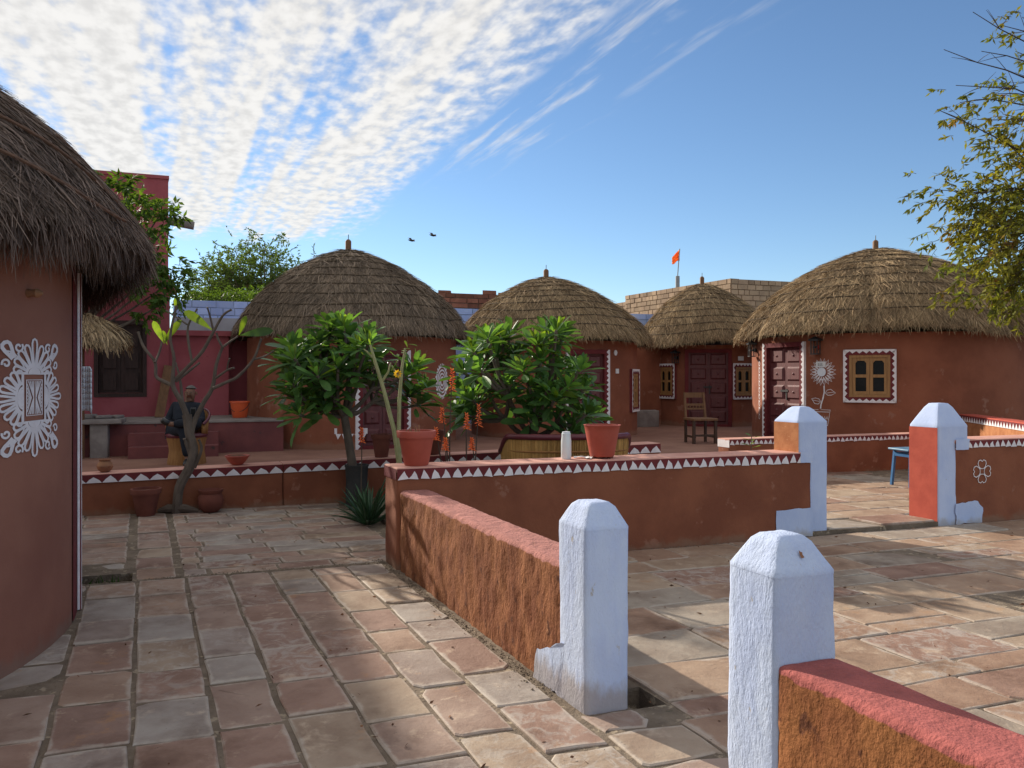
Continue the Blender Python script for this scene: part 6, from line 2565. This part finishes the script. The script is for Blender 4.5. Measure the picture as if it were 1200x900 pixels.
# green aloe clump by the wall corner
def aloe_leaf(name, mat, ln, w, bend):
    vs, fs = [], []
    n = 7
    for k in range(n):
        f = k / (n - 1)
        ww = w * (1 - f) ** .7 * (.75 + .5 * math.sin(min(1, f * 2.5) * PI / 2)) + .0015
        x, z = ln * (f - .12 * bend * f * f), -bend * ln * .5 * f ** 2.2
        vs += [(x, -ww, z + ww * .35), (x, 0, z - ww * .5), (x, ww, z + ww * .35), (x, 0, z + ww * .05)]
    for k in range(n - 1):
        a, b_ = k * 4, (k + 1) * 4
        for q in range(4):
            fs.append((a + q, a + (q + 1) % 4, b_ + (q + 1) % 4, b_ + q))
    me = bpy.data.meshes.new(name)
    me.from_pydata(vs, [], fs)
    me.polygons.foreach_set('use_smooth', [True] * len(fs))
    me.update()
    me.materials.append(mat)
    return me


AL = [aloe_leaf('leaf', M['aloe'], 1.0, .045, b) for b in (.15, .35, .6)]


def aloe(label, p, n, ln, seed, name='aloe_plant', stalks=()):
    g = random.Random(seed)
    t = thing(name, label, 'plant', p)
    for k in range(n):
        a = k * 2.39996 + g.uniform(-.3, .3)
        el_ = R(g.uniform(22, 82))
        d = Vector((math.cos(a) * math.cos(el_), math.sin(a) * math.cos(el_), math.sin(el_)))
        o = link(bpy.data.objects.new('leaf', g.choice(AL)), t)
        o.matrix_local = leaf_matrix(Vector((math.cos(a) * .04, math.sin(a) * .04, .0)), d, Vector((0, 0, 1)), ln * g.uniform(.7, 1.15))
    for (top, fh) in stalks:
        q = Vector(top) - Vector(p)
        MB().tube(curve_pts((g.uniform(-.03, .03), g.uniform(-.03, .03), 0), q, g.uniform(-.04, .04), 6, Vector((1, 0, 0))), [.010, .009, .008, .008, .007, .006, .005], 6).build('stalk', M['bark_dark'], t, smooth=True, fix=False)
        fb = MB()
        for k in range(26):
            f = k / 25
            a = k * 2.4
            r_ = .012 + .016 * (1 - f)
            b_ = q + Vector((0, 0, -fh * (1 - f)))
            tip = b_ + Vector((math.cos(a) * r_ * 1.7, math.sin(a) * r_ * 1.7, -.022 + .05 * f))
            fb.tube([b_, b_.lerp(tip, .5), tip], [.003, .007, .003], 5)
        fb.build('flower', M['aloe_flower'], t, smooth=True, fix=False)
    return t


p = PX(432, 612, 8.55)
aloe('dark green spiky aloe clump at the corner of the triangle wall', (p.x, p.y, 0), 46, .52, 61)
Yq = 8.25
p = PX(528, 545, Yq)
aloe('tall aloe with long orange flower spike left of the right frangipani', (p.x, p.y, .05), 10, .4, 62, 'flowering_aloe',
     [(PX(530, 434, Yq), .20), (PX(518, 480, Yq + .1), .13), (PX(511, 503, Yq - .1), .10), (PX(522, 515, Yq - .1), .10)])
p = PX(556, 545, Yq + .1)
aloe('aloe with two thick orange flower heads beside the settee', (p.x, p.y, .05), 10, .4, 63, 'flowering_aloe',
     [(PX(561, 476, Yq + .1), .2), (PX(547, 486, Yq), .14), (PX(553, 515, Yq), .10)])
p = PX(424, 548, 9.2)
aloe('small aloe with drooping orange bloom under the left frangipani', (p.x, p.y, .02), 8, .35, 64, 'flowering_aloe', [(PX(424, 503, 9.2), .14)])
# pale thick stems rising by the corner pot
p = PX(472, 560, 7.55)
ps = thing('pale_stem_plant', 'two tall pale green bare stems crossing behind the corner pot', 'plant', (p.x, p.y, 0))
o3 = Vector((p.x, p.y, 0))
stems = [([(474, 600), (468, 545), (462, 505), (450, 458), (440, 425), (434, 404)], [.024, .024, .022, .019, .016, .009]),
         ([(472, 590), (467, 520), (468, 470), (471, 432), (475, 408)], [.022, .021, .018, .014, .009]),
         ([(447, 448), (455, 436), (458, 425)], [.014, .011, .007]), ([(470, 445), (462, 434), (459, 428)], [.012, .010, .007]), ([(438, 420), (430, 412), (426, 409)], [.010, .008, .005])]
for pts, rad in stems:
    MB().tube([PX(u, v, 7.55) - o3 for u, v in pts], rad, 8).build('stem', M['bark_pale'], ps, smooth=True, fix=False)
for k in range(16):
    u, v = rg.choice([(434, 404), (475, 408), (458, 425), (426, 409), (470, 415), (440, 420)])
    q = PX(u + rg.uniform(-6, 6), v + rg.uniform(-6, 8), 7.55) - o3
    o = link(bpy.data.objects.new('leaf', YLEAF[k % 2]), ps)
    o.matrix_local = leaf_matrix(q, Vector((rg.uniform(-1, 1), rg.uniform(-1, 1), rg.uniform(-.4, 1))), Vector((0, -.5, 1)), rg.uniform(.06, .11))
mb = MB()
c = PX(466, 438, 7.45) - o3
for k in range(9):
    a = 2 * PI * k / 9
    mb.poly([c + Vector((.008 * math.cos(a + .5), 0, .008 * math.sin(a + .5))), c + Vector((.03 * math.cos(a - .28), -.008, .03 * math.sin(a - .28))), c + Vector((.042 * math.cos(a), -.004, .042 * math.sin(a))),
             c + Vector((.03 * math.cos(a + .28), -.008, .03 * math.sin(a + .28))), c + Vector((.008 * math.cos(a + .7), 0, .008 * math.sin(a + .7)))])
fo_ = mb.build('flower', M['yellow'], ps, fix=False)
MB().lathe([(.012, -.004), (.012, .004), (.004, .012)], 10, tuple(c + Vector((0, -.006, 0)))).build('flower_centre', M['dry'], fo_)
# frangipani blossoms on the right tree and at the far wall end
p = PX(880, 516, 12.0)
sg = thing('seedling', 'small green seedling at the end of the border wall near the hut door', 'plant', (p.x, p.y, .05))
MB().tube([(0, 0, 0), (.0, 0, .35), (.01, 0, .62)], .008, 5).build('stem', M['bark'], sg)
for k in range(7):
    o = link(bpy.data.objects.new('leaf', YLEAF[k % 2] if k < 4 else LEAF[0]), sg)
    a = k * 2.4
    o.matrix_local = leaf_matrix(Vector((0, 0, .45 + .03 * k)), Vector((math.cos(a), math.sin(a), .3)), Vector((0, 0, 1)), .16)

# weeds in the drain and dry litter
g = np.random.default_rng(9)
n = 260
sx_ = g.uniform(HOLE1[0] + .05, HOLE1[1] - .02, n)
tx_ = g.uniform(HOLE1[2] + .03, HOLE1[3] - .03, n)
base = np.array([tuple(ST(a, b_, -.20)) for a, b_ in zip(sx_, tx_)])
D = g.normal(0, .6, (n, 3))
D[:, 2] = np.abs(D[:, 2]) + .5
wd_ = leaves_np('drain_weeds', base, D, g.uniform(.12, .24, n), g.uniform(.015, .035, n), M['weed'], None, 3)
n = 240
Xs, Ys = g.uniform(-3, 5.5, n), g.uniform(2.6, 8.5, n)
base = np.stack([Xs, Ys, g.uniform(.004, .012, n)], 1)
D = g.normal(0, 1, (n, 3))
D[:, 2] *= .12
lit = leaves_np('leaf_litter', base, D, g.uniform(.012, .05, n), g.uniform(.006, .018, n), M['dry'], None, 4)
# grit along the foot of the rough wall and the paving border
V, Fc = [], []
for k in range(1500):
    r_ = random.random()
    if r_ < .45:
        s, t = -abs(random.gauss(0, .05)) - .01, random.uniform(-2.8, .4)
    elif r_ < .8:
        s, t = random.uniform(-3, 0), .31 + random.gauss(0, .03)
    else:
        s, t = random.uniform(.0, 4.2), -abs(random.gauss(0, .03)) - .01
    p = ST(s, t, random.uniform(-.012, .004))
    a = random.uniform(.003, .010)
    b0 = len(V)
    for dx, dy, dz in ((1, 0, 0), (-1, 0, 0), (0, 1, 0), (0, -1, 0), (0, 0, 1)):
        V.append((p.x + dx * a * random.uniform(.6, 1.3), p.y + dy * a * random.uniform(.6, 1.3), p.z + dz * a * .8))
    Fc += [(b0 + 0, b0 + 2, b0 + 4), (b0 + 2, b0 + 1, b0 + 4), (b0 + 1, b0 + 3, b0 + 4), (b0 + 3, b0, b0 + 4)]
gr = np_mesh('grit', np.array(V), np.array(Fc), M['mortar'], None, smooth=False)
gr['kind'] = 'stuff'
tag(wd_, 'green weeds growing in the open drain', 'weeds')
tag(lit, 'dry leaf bits scattered over the paving', 'leaf litter')
tag(gr, 'sandy grit along the wall foot and paving border', 'grit')

# two birds far off
for k, (u, v, a, lab) in enumerate(((482, 282, .2, 'lower left of the two small birds in the sky'), (507, 276, -.3, 'upper right of the two small birds in the sky'))):
    p = PX(u, v, 46)
    b = thing('bird', lab, 'bird', p, a, 'birds in the sky')
    MB().tube([(-.22, 0, 0), (-.1, 0, .0), (.05, 0, .01), (.16, 0, .03), (.24, 0, .02)], [.01, .045, .06, .04, .008], 8).build('body', M['bird'], b, smooth=True)
    for sy in (-1, 1):
        mb = MB()
        mb.prism([(.08, 0, .03), (.06, sy * .28, .12), (-.04, sy * .52, .06), (-.08, sy * .28, .08), (-.08, 0, .02)], (0, 0, .012))
        mb.build('wing', M['bird'], b)
    b.rotation_euler = (R(18), R(8), a + (.9 if k else .4))
